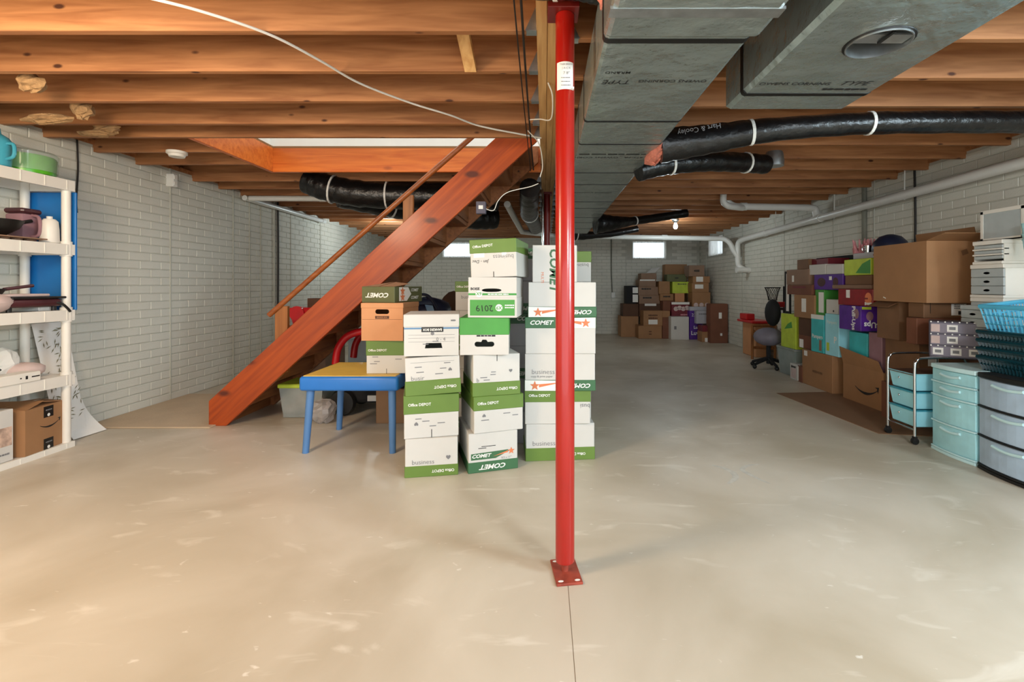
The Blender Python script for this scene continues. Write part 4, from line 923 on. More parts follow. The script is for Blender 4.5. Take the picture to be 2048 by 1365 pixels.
# fourth tier
t = thing('white_console', 'flat white electronic box with black markings at the front of the fourth tier', 'appliance', (-3.45, 3.08, LV[1]))
MB().box(-.06, .06, -.16, .12, 0, .065).build('case', 'white_plastic', t, bevel=.006); decal(t, 'marks', [rect(.014, .022)], '+x', (.06, .03, .035), 'ink_black'); decal(t, 'marks', [rect(.05, .008), rect(.01, .008, -.09)], '+x', (.06, .085, .035), 'ink_black')
tag(MB().blob((-3.58, 3.27, LV[1] + .055), .10, .11, .053, 16, 8, .06).build('cloth_bundle', 'cloth_pale', smooth=True), 'dusty pink cloth bundle on the fourth tier', 'cloth')
t = thing('carrier_bag', 'white plastic bag bunched at the back of the fourth tier', 'bag', (-3.64, 3.14, LV[1]))
MB().blob((0, 0, .11), .07, .15, .11, 16, 10, .10).build('bag', 'ink_white', t)
t = thing('glass_vase', 'clear glass vase with a dark rim on the fourth tier', 'vase', (-3.56, 2.93, LV[1]))
MB().lathe([(.05, 0), (.055, .01), (.045, .14), (.05, .25), (.055, .27)], n=20).build('body', 'clear_plastic', t, smooth=True); MB().lathe([(.056, .262), (.06, .27), (.056, .285), (.04, .285)], n=20).build('rim', 'black_rubber', t)
t = thing('black_shoe', 'black shoe lying in front of the glass vase', 'shoe', (-3.47, 2.86, LV[1]))
MB().blob((0, .02, .035), .04, .10, .035, 12, 8).build('upper', 'black_rubber', t, smooth=True); MB().tube(curve([(0, .08, .05), (.01, .13, .09), (.02, .15, .11)], 4), .012, 8).build('strap', 'black_rubber', t, smooth=True)
# bottom tier
def open_box(name, label, loc, rotz, w, d, h, matn, group=None, flaps=(1, 1, 1, 1), fl=.5, ang=(50, 50, 50, 50), rot=None):
    """carton with real walls and opened flaps (front, back, left, right)"""
    t = thing(name, label, 'box', loc, rotz, group, rot)
    th = .004; k_ = th + .0002; m = MB().box(-w / 2 + k_, w / 2 - k_, -d / 2 + k_, d / 2 - k_, 0.0005, th)
    m.box(-w / 2, w / 2, -d / 2, -d / 2 + th, 0, h).box(-w / 2, w / 2, d / 2 - th, d / 2, 0, h).box(-w / 2, -w / 2 + th, -d / 2 + k_, d / 2 - k_, 0, h).box(w / 2 - th, w / 2, -d / 2 + k_, d / 2 - k_, 0, h)
    m.build('body', matn, t)
    for i, on in enumerate(flaps):
        if not on: continue
        a = R(ang[i]); L_ = fl * (d if i < 2 else w)
        dx, dz = L_ * math.cos(a), L_ * math.sin(a)
        if i < 2:
            s_ = -1 if i == 0 else 1; y_ = s_ * d / 2
            q = [(-w / 2, y_, h), (w / 2, y_, h), (w / 2 - .006, y_ - s_ * dx, h + dz), (-w / 2 + .006, y_ - s_ * dx, h + dz)]
        else:
            s_ = -1 if i == 2 else 1; x_ = s_ * w / 2
            q = [(x_, -d / 2, h), (x_, d / 2, h), (x_ - s_ * dx, d / 2 - .006, h + dz), (x_ - s_ * dx, -d / 2 + .006, h + dz)]
        q = [Vector(v) for v in q]; nn = (q[1] - q[0]).cross(q[3] - q[0]).normalized() * .002
        MB().add([v + nn for v in q] + [v - nn for v in q], [(0, 1, 2, 3), (7, 6, 5, 4), (0, 4, 5, 1), (1, 5, 6, 2), (2, 6, 7, 3), (3, 7, 4, 0)]).build('flap', matn, t)
    return t
def smile(t, face, pos, s, matn='ink_black'):
    up_, dn = [], []
    for k in range(13):
        u = -1 + 2 * k / 12; v = .32 * (u * u) - .25 + .05 * u; th = .085 * (1 - .75 * abs(u))
        up_.append((u * s, (v + th) * s)); dn.append((u * s, (v - th) * s))
    decal(t, 'printed_smile', [up_ + dn[::-1], [(.78 * s, .28 * s), (1.12 * s, .34 * s), (1.05 * s, -.05 * s), (.96 * s, .12 * s), (.97 * s, .22 * s)]], face, pos, matn, lift=.001)
t = open_box('shipping_carton', 'brown shipping carton with a printed smile and black tape on the bottom tier', (-3.555, 3.235, LV[0] + .001), 8, .28, .30, .30, 'kraft', flaps=(1, 1, 1, 1), fl=.48, ang=(14, 10, 8, 6))
smile(t, '+x', (.14, .03, .17), .075)
for z in (.275, .055):
    decal(t, 'black_tape', [rect(.075, .075)], '+x', (.14, .02, z - .02), 'black_tape', lift=.0012); bars(t, '+x', (.1415, .02, z - .008), .05, .010, 1); decal(t, 'dot', [oval(.011, .011)], '+x', (.14, .02, z - .042), 'ink_white', lift=.002)
t = thing('photo_box', 'white carton with a printed picture beside the smile carton', 'box', (-3.53, 2.93, LV[0] + .001))
MB().box(-.11, .11, -.13, .13, 0, .33).build('body', 'carton_white', t, bevel=.004); decal(t, 'picture', [rect(.24, .12)], '+x', (.11, 0, .16), 'photo_print'); bars(t, '+x', (.11, .06, .05), .09, .012, 1)
# patterned sheets leaning on the wall
t = thing('poster', 'white sheet printed with grey leaves leaning on the wall past the shelf', 'poster', (-3.66, 3.62, 0))
MB().add([(.10, .08, .02), (-.10, .11, .88), (-.10, -.14, .88), (.10, -.14, .02)], [(0, 1, 2, 3)]).build('sheet', 'paper_label', t)
lv = MB()
for k in range(90):
    v_ = .15 + .8 * random.random(); u_ = random.random(); p = Vector((.10 - .2 * v_, .08 + .03 * v_ - .22 * u_, .02 + .86 * v_)) + Vector((.004, 0, .001)); a = R(40 + 70 * random.random() * (1 if k % 2 else -1)); l_ = .022
    d_ = Vector((0, math.cos(a), math.sin(a))) * l_; n_ = Vector((0, -math.sin(a), math.cos(a))) * .004
    lv.add([p - d_, p + n_, p + d_, p - n_], [(0, 1, 2, 3)])
o_ = lv.build('leaf_print', 'leaf_print', t); o_['kind'] = 'stuff'
t = thing('paper_roll', 'curling white paper sheet at the foot of the leaf poster', 'paper', (-3.62, 3.72, 0))
m = MB(); n = 10
vs = []
for k in range(n + 1):
    a = k / n; vs += [(-.03 + .12 * a * a, -.16, .30 * (1 - a) + .006), (-.03 + .13 * a * a, .03 + .07 * a, .26 * (1 - a) + .006)]
m.add(vs, [(2 * k, 2 * k + 1, 2 * k + 3, 2 * k + 2) for k in range(n)]).build('sheet', 'paper_label', t, smooth=True)

# ================================================================== PILE AT THE BACK WALL
G4 = 'boxes piled in the far corner'
def far_box(name, label, px0, px1, y0, y1, Yf, d, matn, z0=None, rotz=0):
    """plain carton of the far pile; the rectangle is its front at depth Yf"""
    s_ = Yf / F; w = (px1 - px0) * s_; x = ((px0 + px1) / 2 - CX) * s_; zt = CH + (CY - y0) * s_; zb = CH + (CY - y1) * s_ if z0 is None else z0
    t = thing(name, label, 'box', (x, Yf + d / 2, zb), rotz, G4); h = zt - zb
    MB().box(-w / 2, w / 2, -d / 2, d / 2, 0, h).build('body', matn, t, bevel=.006)
    return t, w, h, -d / 2
def note(t, u, v, w, h, y, matn='paper_label', nm='shipping_label'): decal(t, nm, [rect(w, h, u, 0)], '-y', (0, y, v), matn)
Y1, Y2, Y3 = 10.35, 10.7, 11.05
t, w, h, y = far_box('storage_box', 'tall tan box on the floor at the left end of the far pile', 1242, 1277, 633, 674, Y2, .45, 'kraft', 0)
t, w, h, y = far_box('storage_box', 'dark sagging box on the tan box at the left end of the far pile', 1246, 1277, 608, 633, Y2, .4, 'kraft_deep')
t, w, h, y = far_box('storage_box', 'black box with two white labels at the left of the far pile', 1253, 1274, 572, 608, Y2, .35, 'fabric_black')
note(t, .08, h * .75, .12, .13, y); note(t, .08, h * .3, .12, .17, y)
t, w, h, y = far_box('storage_box', 'low wide brown box on the floor in front of the far pile', 1277, 1324, 652, 678, Y1, .5, 'kraft', 0); bars(t, '-y', (0, y, h * .45), .06, .03, 2, 'ink_brown')
t, w, h, y = far_box('storage_box', 'brown box with a white shipping label, second up at the front of the far pile', 1287, 1325, 622, 652, Y1, .4, 'kraft'); note(t, 0, h * .25, .20, .10, y); bars(t, '-y', (0, y, h * .6), .2, .035, 2, 'ink_brown')
t, w, h, y = far_box('storage_box', 'narrow reddish brown box on the floor left of the white one', 1325, 1342, 635, 678, Y1, .4, 'kraft_red', 0)
t, w, h, y = far_box('storage_box', 'small light brown box on the narrow reddish box', 1325, 1340, 622, 635, Y1, .3, 'kraft')
t, w, h, y = far_box('storage_box', 'flat dark box with a white strip in the middle of the far pile', 1278, 1324, 608, 633, Y2, .35, 'kraft_deep'); note(t, 0, h * .92, .26, .05, y)
t, w, h, y = far_box('storage_box', 'brown box with dark print, lowest of the tall column in the far pile', 1278, 1320, 591, 608, Y2, .4, 'kraft_grey'); bars(t, '-y', (-.05, y, h * .7), .2, .04, 1, 'ink_black')
t, w, h, y = far_box('storage_box', 'brown box with dark print, second of the tall column in the far pile', 1277, 1317, 574, 591, Y2, .4, 'kraft_grey'); bars(t, '-y', (-.05, y, h * .75), .22, .04, 1, 'ink_black')
t, w, h, y = far_box('storage_box', 'brown box with a white top edge, third of the tall column', 1278, 1312, 560, 574, Y2, .4, 'kraft_grey'); note(t, 0, h * .95, .34, .03, y)
t, w, h, y = far_box('storage_box', 'greyish box topping the tall column with torn white paper', 1282, 1313, 547, 560, Y2, .35, 'kraft_grey')
MB().add([(-.05, -.1, h), (.16, -.12, h + .02), (.30, .0, h + .14), (.12, .05, h + .12)], [(0, 1, 2, 3)]).build('loose_paper', 'paper_label', t)
t, w, h, y = far_box('storage_box', 'squat box between the small light box and maroon toy box', 1326, 1349, 602, 622, Y1 + .1, .35, 'kraft_red')
t, w, h, y = far_box('storage_box', 'brown box with black print right of the tall column', 1320, 1347, 588, 602, Y2 - .1, .35, 'kraft'); bars(t, '-y', (0, y, h * .6), .16, .04, 1, 'ink_black')
t, w, h, y = far_box('storage_box', 'upright brown box on the printed box right of the tall column', 1318, 1340, 563, 588, Y2 - .1, .35, 'kraft')
t, w, h, y = far_box('storage_box', 'small brown box under the lime green one', 1350, 1369, 587, 605, Y2 - .1, .3, 'kraft_orange')
t, w, h, y = far_box('storage_box', 'dark box beneath the small brown box of the far pile', 1349, 1384, 605, 636, Y2 - .1, .3, 'kraft_deep')
t, w, h, y = far_box('storage_box', 'lime green printed box in the far pile', 1345, 1383, 564, 587, Y2 - .1, .3, 'lime'); bars(t, '-y', (0, y, h * .8), .2, .03, 1, 'lid_olive')
t, w, h, y = far_box('storage_box', 'pale olive box on the lime green one', 1334, 1373, 549, 564, Y2 - .1, .3, 'lid_olive'); bars(t, '-y', (0, y, h * .5), .08, .03, 1, 'ink_black')
t, w, h, y = far_box('storage_box', 'large tan cardboard box leaning at the back wall under the window', 1330, 1374, 529, 560, Y3 + .06, .25, 'kraft', 0)
t, w, h, y = far_box('storage_box', 'maroon toy box with white figures on its front', 1343, 1379, 605, 634, Y1, .3, 'maroon')
note(t, 0, h * .93, w, .05, y, 'ink_white', 'white_band'); decal(t, 'print', [oval(.05, .05, -.10 + .08 * k, .02 * (k % 2)) for k in range(4)], '-y', (0, y, h * .55), 'cloth_pale'); bars(t, '-y', (.08, y, h * .14), .16, .035, 1, 'pink')
t, w, h, y = far_box('storage_box', 'tall white box on the floor in front of the far pile', 1342, 1378, 634, 680, 10.15, .35, 'carton_white', 0); note(t, -.1, h * .52, .05, .07, y, 'ink_grey', 'mark')
t, w, h, y = far_box('storage_box', 'tall purple nappy box on the floor beside the white box', 1379, 1405, 622, 679, 10.2, .35, 'purple', 0); text(t, 'Luvs', '-y', (0, y, h * .22), .12, 'ink_white', bold=.02); text(t, 'Luvs', '-y', (.03, y, h * .42), .09, 'ink_white', bold=.02); text(t, '22', '-y', (-.05, y, h * .85), .09, 'ink_white')
t, w, h, y = far_box('storage_box', 'white and grey printed parcel propped on the purple nappy box', 1393, 1423, 622, 648, 10.0, .15, 'carton_grey'); bars(t, '-y', (0, y, h * .75), .22, .03, 1)
t, w, h, y = far_box('storage_box', 'flat white tray over the purple nappy box', 1380, 1418, 614, 622, 10.2, .35, 'carton_grey')
t, w, h, y = far_box('storage_box', 'brown box at the bottom of the right-hand column', 1385, 1421, 585, 614, 10.3, .35, 'kraft'); decal(t, 'bottles_print', [oval(.05, .05, -.12 + .12 * k, 0) for k in range(3)], '-y', (0, y, h * .12), 'cloth_pale')
t, w, h, y = far_box('storage_box', 'brown box with a white label, second of the right-hand column', 1384, 1418, 566, 585, 10.3, .35, 'kraft'); note(t, -.03, h * .6, .18, .09, y)
t, w, h, y = far_box('storage_box', 'brown box with a white label, third of the right-hand column', 1386, 1420, 553, 566, 10.3, .35, 'kraft'); note(t, -.04, h * .55, .15, .11, y)
t, w, h, y = far_box('storage_box', 'brown box topping the right-hand column of the far pile', 1378, 1409, 531, 553, 10.3, .35, 'kraft_grey'); bars(t, '-y', (0, y, h * .5), .12, .05, 1, 'ink_black')
t, w, h, y = far_box('storage_box', 'big dark brown flat box standing against the right wall', 1421, 1456, 608, 687, 9.55, .25, 'kraft_red', 0); note(t, .02, h * .7, .06, .12, y); note(t, .04, h * .22, .04, .05, y)
t, w, h, y = far_box('storage_box', 'brown box with a small label on the floor before the nappy box', 1404, 1440, 664, 685, 9.72, .3, 'kraft', 0); note(t, -.08, h * .22, .09, .08, y)
t, w, h, y = far_box('storage_box', 'dark maroon box on the brown box before the nappy box', 1405, 1435, 652, 664, 9.72, .3, 'maroon'); decal(t, 'flower_print', [star(.07, .08, 0)], '-y', (0, y, h * .5), 'ink_white')

# ================================================================== PILE ALONG THE RIGHT WALL
G5 = 'boxes piled along the right wall'
def side_box(name, label, px0, px1, y0, y1, Xf, d, matn, z0=None, cat='box'):
    """carton whose long face looks into the room; px0..px1 is that face, y0..y1 its near edge"""
    Ya, Yn = Xf * F / (px0 - CX), Xf * F / (px1 - CX)
    zt = CH + (CY - y0) * Yn / F; zb = CH + (CY - y1) * Yn / F if z0 is None else z0
    L_ = Ya - Yn - .004; t = thing(name, label, cat, (Xf + d / 2, (Ya + Yn) / 2, zb), 0, G5); h = zt - zb
    MB().box(-d / 2, d / 2, -L_ / 2, L_ / 2, 0, h).build('body', matn, t, bevel=.004)
    return t, L_, h, -d / 2, -L_ / 2
def snote(t, u, v, w, h, x, matn='paper_label', nm='shipping_label'): decal(t, nm, [rect(w, h, u, 0)], '-x', (x, 0, v), matn)
# floor row, far to near
t, L_, h, x, yn = side_box('storage_box', 'brown carton on the floor with a grey logo beside the smile carton', 1604, 1665, 713, 0, 3.08, .45, 'kraft', 0); bars(t, '-x', (x, -.02, h * .45), .2, .03, 1, 'kraft_dark'); snote(t, -.22, h * .9, .07, .06, x)
decal(t, 'barcode', [rect(.02, .08)], '-y', (-.1, yn, h * .6), 'ink_black')
K1Z = h
t = thing('shipping_carton', 'open brown shipping carton with a large printed smile on the floor by the trolley', 'box', (3.33, 4.64, 0), 0, G5)
th = .004; W_, D_, H_ = .46, .58, .36
k_ = th + .0002; m = MB().box(-W_ / 2 + k_, W_ / 2 - k_, -D_ / 2 + k_, D_ / 2 - k_, .0045, .006).box(-W_ / 2, -W_ / 2 + th, -D_ / 2, D_ / 2, .0042, H_).box(W_ / 2 - th, W_ / 2, -D_ / 2, D_ / 2, .0042, H_).box(-W_ / 2 + k_, W_ / 2 - k_, -D_ / 2, -D_ / 2 + th, .0042, H_).box(-W_ / 2 + k_, W_ / 2 - k_, D_ / 2 - th, D_ / 2, .0042, H_)
m.build('body', 'kraft', t)
m = MB(); q = [Vector(v) for v in ((-W_ / 2, -D_ / 2, H_), (-W_ / 2, D_ / 2, H_), (-W_ / 2 - .03, D_ / 2 + .02, H_ + .17), (-W_ / 2 - .02, -D_ / 2 + .04, H_ + .10))]
m.add(q + [v + Vector((.004, 0, .001)) for v in q], [(0, 1, 2, 3), (7, 6, 5, 4), (0, 4, 5, 1), (1, 5, 6, 2), (2, 6, 7, 3), (3, 7, 4, 0)]).build('flap', 'kraft', t)
smile(t, '-x', (-W_ / 2, -.06, .16), .16)
snote(t, .08, -.0, .001, .001, -W_ / 2)
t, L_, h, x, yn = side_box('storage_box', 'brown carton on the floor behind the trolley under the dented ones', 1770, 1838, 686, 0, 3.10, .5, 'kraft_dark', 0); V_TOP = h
decal(t, 'tear', [[(-.1, -.02), (.12, -.03), (.02, .02), (-.08, .02)]], '-y', (0, yn, h - .06), 'kraft_deep'); note(t, -.13, h - .16, .09, .07, yn)
t, L_, h, x, yn = side_box('orange_box', 'small orange-brown box squeezed between the smile carton and trolley', 1762, 1775, 765, 0, 3.0, .15, 'kraft_red', 0)
# bin and small things at the far end
t = bin_('storage_bin', 'clear bin of green toys on the floor at the far end of the right pile', (3.32, 6.16, 0), .38, .46, .36, 'clear_plastic', 'clear_plastic', group=None)
b_ = MB()
for k in range(8): b_.blob((-.12 + .03 * k, -.16 + .05 * k, .1 + .06 * (k % 3)), .06, .06, .06, 8, 6, .2)
b_.build('toys', 'lid_leaf_green', t)
t, L_, h, x, yn = side_box('storage_box', 'small white printed box on the floor before the clear toy bin', 1580, 1594, 730, 0, 3.08, .16, 'carton_white', 0); bars(t, '-x', (x, 0, h * .8), .11, .03, 1, 'ink_black'); snote(t, 0, h * .4, .12, .12, x, 'cloth_pale', 'picture')
t, L_, h, x, yn = side_box('storage_box', 'slim brown and white box beside the white printed box', 1595, 1604, 734, 0, 3.07, .16, 'kraft_red', 0); snote(t, -.04, h * .5, .03, h * .9, x, 'ink_white', 'white_edge')
t, L_, h, x, yn = side_box('storage_box', 'tall lime green box standing on the clear toy bin', 1562, 1592, 630, 703, 3.14, .3, 'lime', .3605); decal(t, 'print', [[(-.1, -.05), (.1, -.02), (.08, .06), (-.02, .02)]], '-x', (x, 0, h * .65), 'lid_leaf_green')
LZ = .3605 + h
# columns
t, L_, h, x, yn = side_box('storage_box', 'lower brown carton standing behind the teal nappy boxes', 1597, 1624, 674, 714, 3.12, .4, 'kraft_red', K1Z + .001); snote(t, -.08, h * .35, .09, .10, x)
z_ = K1Z + .001 + h
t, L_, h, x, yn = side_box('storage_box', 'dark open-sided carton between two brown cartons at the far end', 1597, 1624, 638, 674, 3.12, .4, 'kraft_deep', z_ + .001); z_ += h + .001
t, L_, h, x, yn = side_box('storage_box', 'brown carton with a tall white label above the dark carton', 1588, 1629, 591, 638, 3.10, .4, 'kraft', z_ + .001); snote(t, .0, h * .55, .10, .16, x); z_ += h + .001
t, L_, h, x, yn = side_box('storage_box', 'maroon and brown flat box over the labelled carton', 1574, 1624, 570, 591, 3.10, .4, 'kraft_red', z_ + .001); snote(t, -.0, h * .75, .3, .02, x, 'maroon', 'stripe'); z_ += h + .001
t, L_, h, x, yn = side_box('storage_box', 'greyish brown carton at the far top of the right pile', 1573, 1618, 538, 570, 3.12, .4, 'kraft_grey', z_ + .001); snote(t, -.1, h * .4, .05, .08, x); zg = z_ + h + .001
t, L_, h, x, yn = side_box('storage_box', 'plain brown box topping the far end of the right pile', 1594, 1617, 518, 538, 3.14, .3, 'kraft_dark', zg + .001)
t, L_, h, x, yn = side_box('nappy_box', 'teal nappy box with a white top edge standing on the logo carton', 1622, 1648, 632, 715, 3.09, .25, 'teal', K1Z + .001); text(t, 'Pampers', '-x', (x, 0, h * .42), .06, 'ink_white', bold=.02); snote(t, 0, h * .95, L_, .05, x, 'ink_white', 'white_band'); snote(t, .06, h * .2, .05, .12, x, 'kraft_grey', 'picture'); zA = K1Z + h + .001
t, L_, h, x, yn = side_box('nappy_box', 'pale aqua nappy box standing on the logo carton beside the teal one', 1650, 1678, 630, 715, 3.09, .25, 'aqua', K1Z + .001); text(t, 'Pampers', '-x', (x, -.0, h * .8), .05, 'ink_white'); text(t, 'P', '-x', (x, -.06, h * .38), .10, 'ink_white', bold=.02); snote(t, -.07, h * .2, .05, .09, x, 'lime', 'picture'); zB = K1Z + h + .001
t, L_, h, x, yn = side_box('storage_box', 'green and white carton above the teal nappy box', 1630, 1649, 580, 632, 3.12, .3, 'lid_leaf_green', zA + .001); snote(t, .03, h * .5, .10, h * .8, x, 'ink_white', 'white_panel'); zk = zA + h + .001
t, L_, h, x, yn = side_box('storage_box', 'small white carton above the pale aqua nappy box', 1652, 1676, 600, 630, 3.10, .3, 'carton_white', zB + .001); decal(t, 'print', [oval(.012, .012)], '-x', (x, -.03, h * .2), 'ink_black'); zl = zB + h + .001
t, L_, h, x, yn = side_box('nappy_box', 'teal wrapped nappy pack sticking out of the smile carton', 1698, 1735, 668, 706, 3.14, .3, 'teal', .007)
t, L_, h, x, yn = side_box('nappy_box', 'bright purple nappy box with white lettering in the middle of the right pile', 1678, 1722, 613, 668, 3.02, .27, 'purple', .724)
text(t, 'Pull-Ups', '-x', (x, -.06, h * .5), .07, 'ink_white', rot=-90, bold=.03); text(t, 'Pull-Ups', '-y', (0.02, yn, h * .26), .075, 'ink_white', rot=180, bold=.03); note(t, -.08, h * .92, .09, .025, yn, 'lime', 'band'); decal(t, 'print', [oval(.035, .045, -.05, 0), oval(.04, .06, .07, .01)], '-y', (0, yn, h * .6), 'mauve'); decal(t, 'print', [oval(.04, .05, .1, .02)], '-x', (x, 0, h * .6), 'mauve'); zo = .724 + h
t, L_, h, x, yn = side_box('storage_box', 'dim pinkish carton under the purple nappy box', 1737, 1764, 668, 690, 3.13, .3, 'mauve', .007)
t, L_, h, x, yn = side_box('nappy_box', 'dark red nappy box with an orange disc above the purple one', 1676, 1746, 579, 613, 3.06, .3, 'box_red', zo + .001); decal(t, 'disc', [oval(.05, .06, .20, -.01)], '-x', (x, 0, h * .5), 'ink_orange', lift=.001); bars(t, '-x', (x, -.17, h * .45), .06, .02, 1, 'maroon'); snote(t, -.1, h * .7, .06, .08, x); bars(t, '-x', (x, -.2, h * .15), .1, .03, 1, 'ink_white'); zr = zo + h + .001
t, L_, h, x, yn = side_box('storage_box', 'slanting kraft carton over the dark red nappy box', 1664, 1743, 570, 583, 3.10, .35, 'kraft_grey', zr + .001); zm = zr + h + .001
t, L_, h, x, yn = side_box('nappy_box', 'purple and black nappy box under the two white cartons', 1628, 1686, 548, 578, 3.12, .3, 'purple', zk + .001); decal(t, 'print', [oval(.08, .05, -.12, 0), oval(.05, .05, .14, 0)], '-x', (x, 0, h * .5), 'plum'); decal(t, 'print', [rect(.05, .04)], '-x', (x, -.05, h * .75), 'ink_white'); zf = zk + h + .001
t, L_, h, x, yn = side_box('storage_box', 'dark brown carton under the lime shopping box', 1690, 1743, 550, 570, 3.12, .35, 'kraft_dark', zm + .001); zg2 = zm + h + .001
t, L_, h, x, yn = side_box('storage_box', 'white carton on the purple and black box, the one nearer the back wall', 1618, 1651, 528, 547, 3.13, .3, 'carton_white', zf + .001)
t, L_, h, x, yn = side_box('storage_box', 'white carton on the purple and black box, the one beside the lime box', 1652, 1686, 528, 547, 3.13, .3, 'carton_white', zf + .001); zc = zf + h + .001
t, L_, h, x, yn = side_box('storage_box', 'lime and green printed box on top of the right pile', 1688, 1742, 516, 550, 3.13, .3, 'lime', zg2 + .001); decal(t, 'print', [[(-.02, -.06), (.2, -.07), (.2, .07), (.08, .03)]], '-x', (x, 0, h * .5), 'lid_leaf_green'); ze = zg2 + h + .001
t, L_, h, x, yn = side_box('storage_box', 'dark red flat carton on the nearer white cartons', 1618, 1656, 516, 528, 3.18, .3, 'maroon', zc + .001); zd = zc + h
t, L_, h, x, yn = side_box('storage_box', 'long black carton lying at the top of the pile by the wall', 1632, 1722, 508, 526, 3.42, .25, 'fabric_black', zc + .001); zblk = zc + h
t, L_, h, x, yn = side_box('storage_box', 'flat white and brown carton on the lime printed box', 1706, 1764, 502, 512, 3.18, .25, 'carton_grey', ze + .001); bars(t, '-x', (x, -.15, h * .5), .12, .02, 1, 'maroon'); zfl = ze + h
# far-end odds and ends
t = thing('office_chair', 'black swivel chair with a round back and grey cushion at the far end', 'chair', (3.16, 6.70, 0))
MB().blob((.05, -.02, .78), .10, .13, .19, 16, 10).build('backrest', 'fabric_black', t, smooth=True)
MB().blob((.0, 0, .44), .20, .20, .13, 16, 8).build('seat_cushion', 'lavender_grey', t, smooth=True)
MB().tube([(0, 0, .06), (0, 0, .34)], .03, 10).build('post', 'fabric_black', t)
for k in range(5):
    a = 2 * math.pi * k / 5 + 2.2; MB().tube([(0, 0, .14), (.24 * math.cos(a), .24 * math.sin(a), .06)], [.025, .018], 8).build('spoke', 'fabric_black', t); MB().blob((.24 * math.cos(a), .24 * math.sin(a), .031), .03, .03, .03, 10, 6).build('castor', 'black_rubber', t, smooth=True)
t = thing('easel', 'small wooden easel frame leaning beyond the swivel chair', 'easel', (3.38, 7.5, 0))
for q in (((-.1, 0, 0), (-.1, .0, .54)), ((-.1, 0, .53), (.28, 0, .53)), ((-.1, 0, .46), (.22, 0, .20)), ((-.1, 0, .18), (.24, 0, .17)), ((.26, 0, 0), (.26, 0, .54))): MB().tube(q, .022, 4).build('bar', 'post_wood', t)
t = thing('toy_workbench', 'red and orange toy workbench behind the easel', 'toy', (3.52, 7.9, 0))
MB().box(-.12, .12, -.25, .25, 0, .55).build('cabinet', 'kraft_orange', t, bevel=.01); MB().box(-.2, .14, -.3, .3, .55, .59).build('worktop', 'toy_red', t, bevel=.01); MB().box(-.16, -.02, .0, .28, .59, .69).build('shelf', 'toy_red', t, bevel=.01)
t = thing('toy_hoop', 'black toy basketball hoop with a net on a red board', 'toy', (3.47, 7.02, 0))
MB().tube([(.1, .05, 0), (.1, .05, 1.15)], .02, 8).build('pole', 'fabric_black', t)
MB().tube([(-.10 + .105 * math.cos(2 * math.pi * k / 20), .105 * math.sin(2 * math.pi * k / 20), 1.13) for k in range(21)], .008, 6).build('rim', 'fabric_black', t)
nt_ = MB()
for k in range(10):
    for s_ in (1, -1):
        a0, a1 = 2 * math.pi * k / 10, 2 * math.pi * (k + s_) / 10; nt_.tube([(-.10 + .105 * math.cos(a0), .105 * math.sin(a0), 1.13), (-.10 + .07 * math.cos(a1), .07 * math.sin(a1), 1.02), (-.10 + .06 * math.cos(a0), .06 * math.sin(a0), .94)], .0035, 4)
nt_.build('net', 'fabric_black', t)
MB().box(-.13, .13, .0, .03, .84, .92).build('board', 'toy_red', t, bevel=.006); MB().box(-.16, .1, -.04, .0, .80, .835).build('shelf', 'plum', t)
t = thing('picture_frame', 'black and white picture frame propped against the greyish brown carton', 'frame', (3.17, 6.20, LZ + .0005))
m = MB().box(0, .015, -.07, -.04, .0301, .5199).box(0, .015, .04, .07, .0301, .5199).box(0, .015, -.07, .07, .52, .55).box(0, .015, -.07, .07, 0, .03); m.build('frame', 'fabric_black', t); MB().box(.004, .008, -.04, .04, .03, .52).build('picture', 'paper_label', t)
# near half: dented cartons and the big brown box
t = open_box('storage_box', 'dented open carton under the big brown box beside the purple nappy box', (3.22, 4.22, V_TOP + .001), 0, .34, .27, .33, 'kraft_dark', G5, (0, 0, 1, 0), .3, (0, 0, 205, 0))
t, L_, h, x, yn = side_box('storage_box', 'upright reddish brown carton beneath the labelled carton', 1812, 1834, 637, 690, 2.98, .42, 'kraft_red', V_TOP + .001); zu = V_TOP + h + .001
t, L_, h, x, yn = side_box('storage_box', 'brown carton with a big white shipping label under the big brown box', 1816, 1848, 606, 638, 3.04, .46, 'kraft_dark', zu + .001); note(t, .05, h * .55, .12, h * .75, yn); bars(t, '-y', (.05, yn - .001, h * .75), .08, .008, 3); decal(t, 'barcode', [rect(.03, .03, .06, -.02)], '-y', (0, yn, h * .5), 'ink_black', lift=.0016); MB().box(-.18, -.177, yn - .002, yn, h * .3, h).build('slit', 'ink_black', t); zt_ = zu + h + .001
bz = zt_ + .001
t = open_box('storage_box', 'biggest brown carton, open-topped, high on the right pile', (3.20, 4.03, bz), 0, .40, .60, .49, 'kraft', G5, (1, 0, 0, 1), .28, (165, 0, 0, 80))
decal(t, 'tape_scrap', [rect(.035, .008)], '-x', (-.2, .16, .03), 'ink_white', rot=-20); decal(t, 'print', [rect(.05, .04)], '-y', (.1, -.3, .40), 'kraft_dark', rot=20)
BT = bz + .49
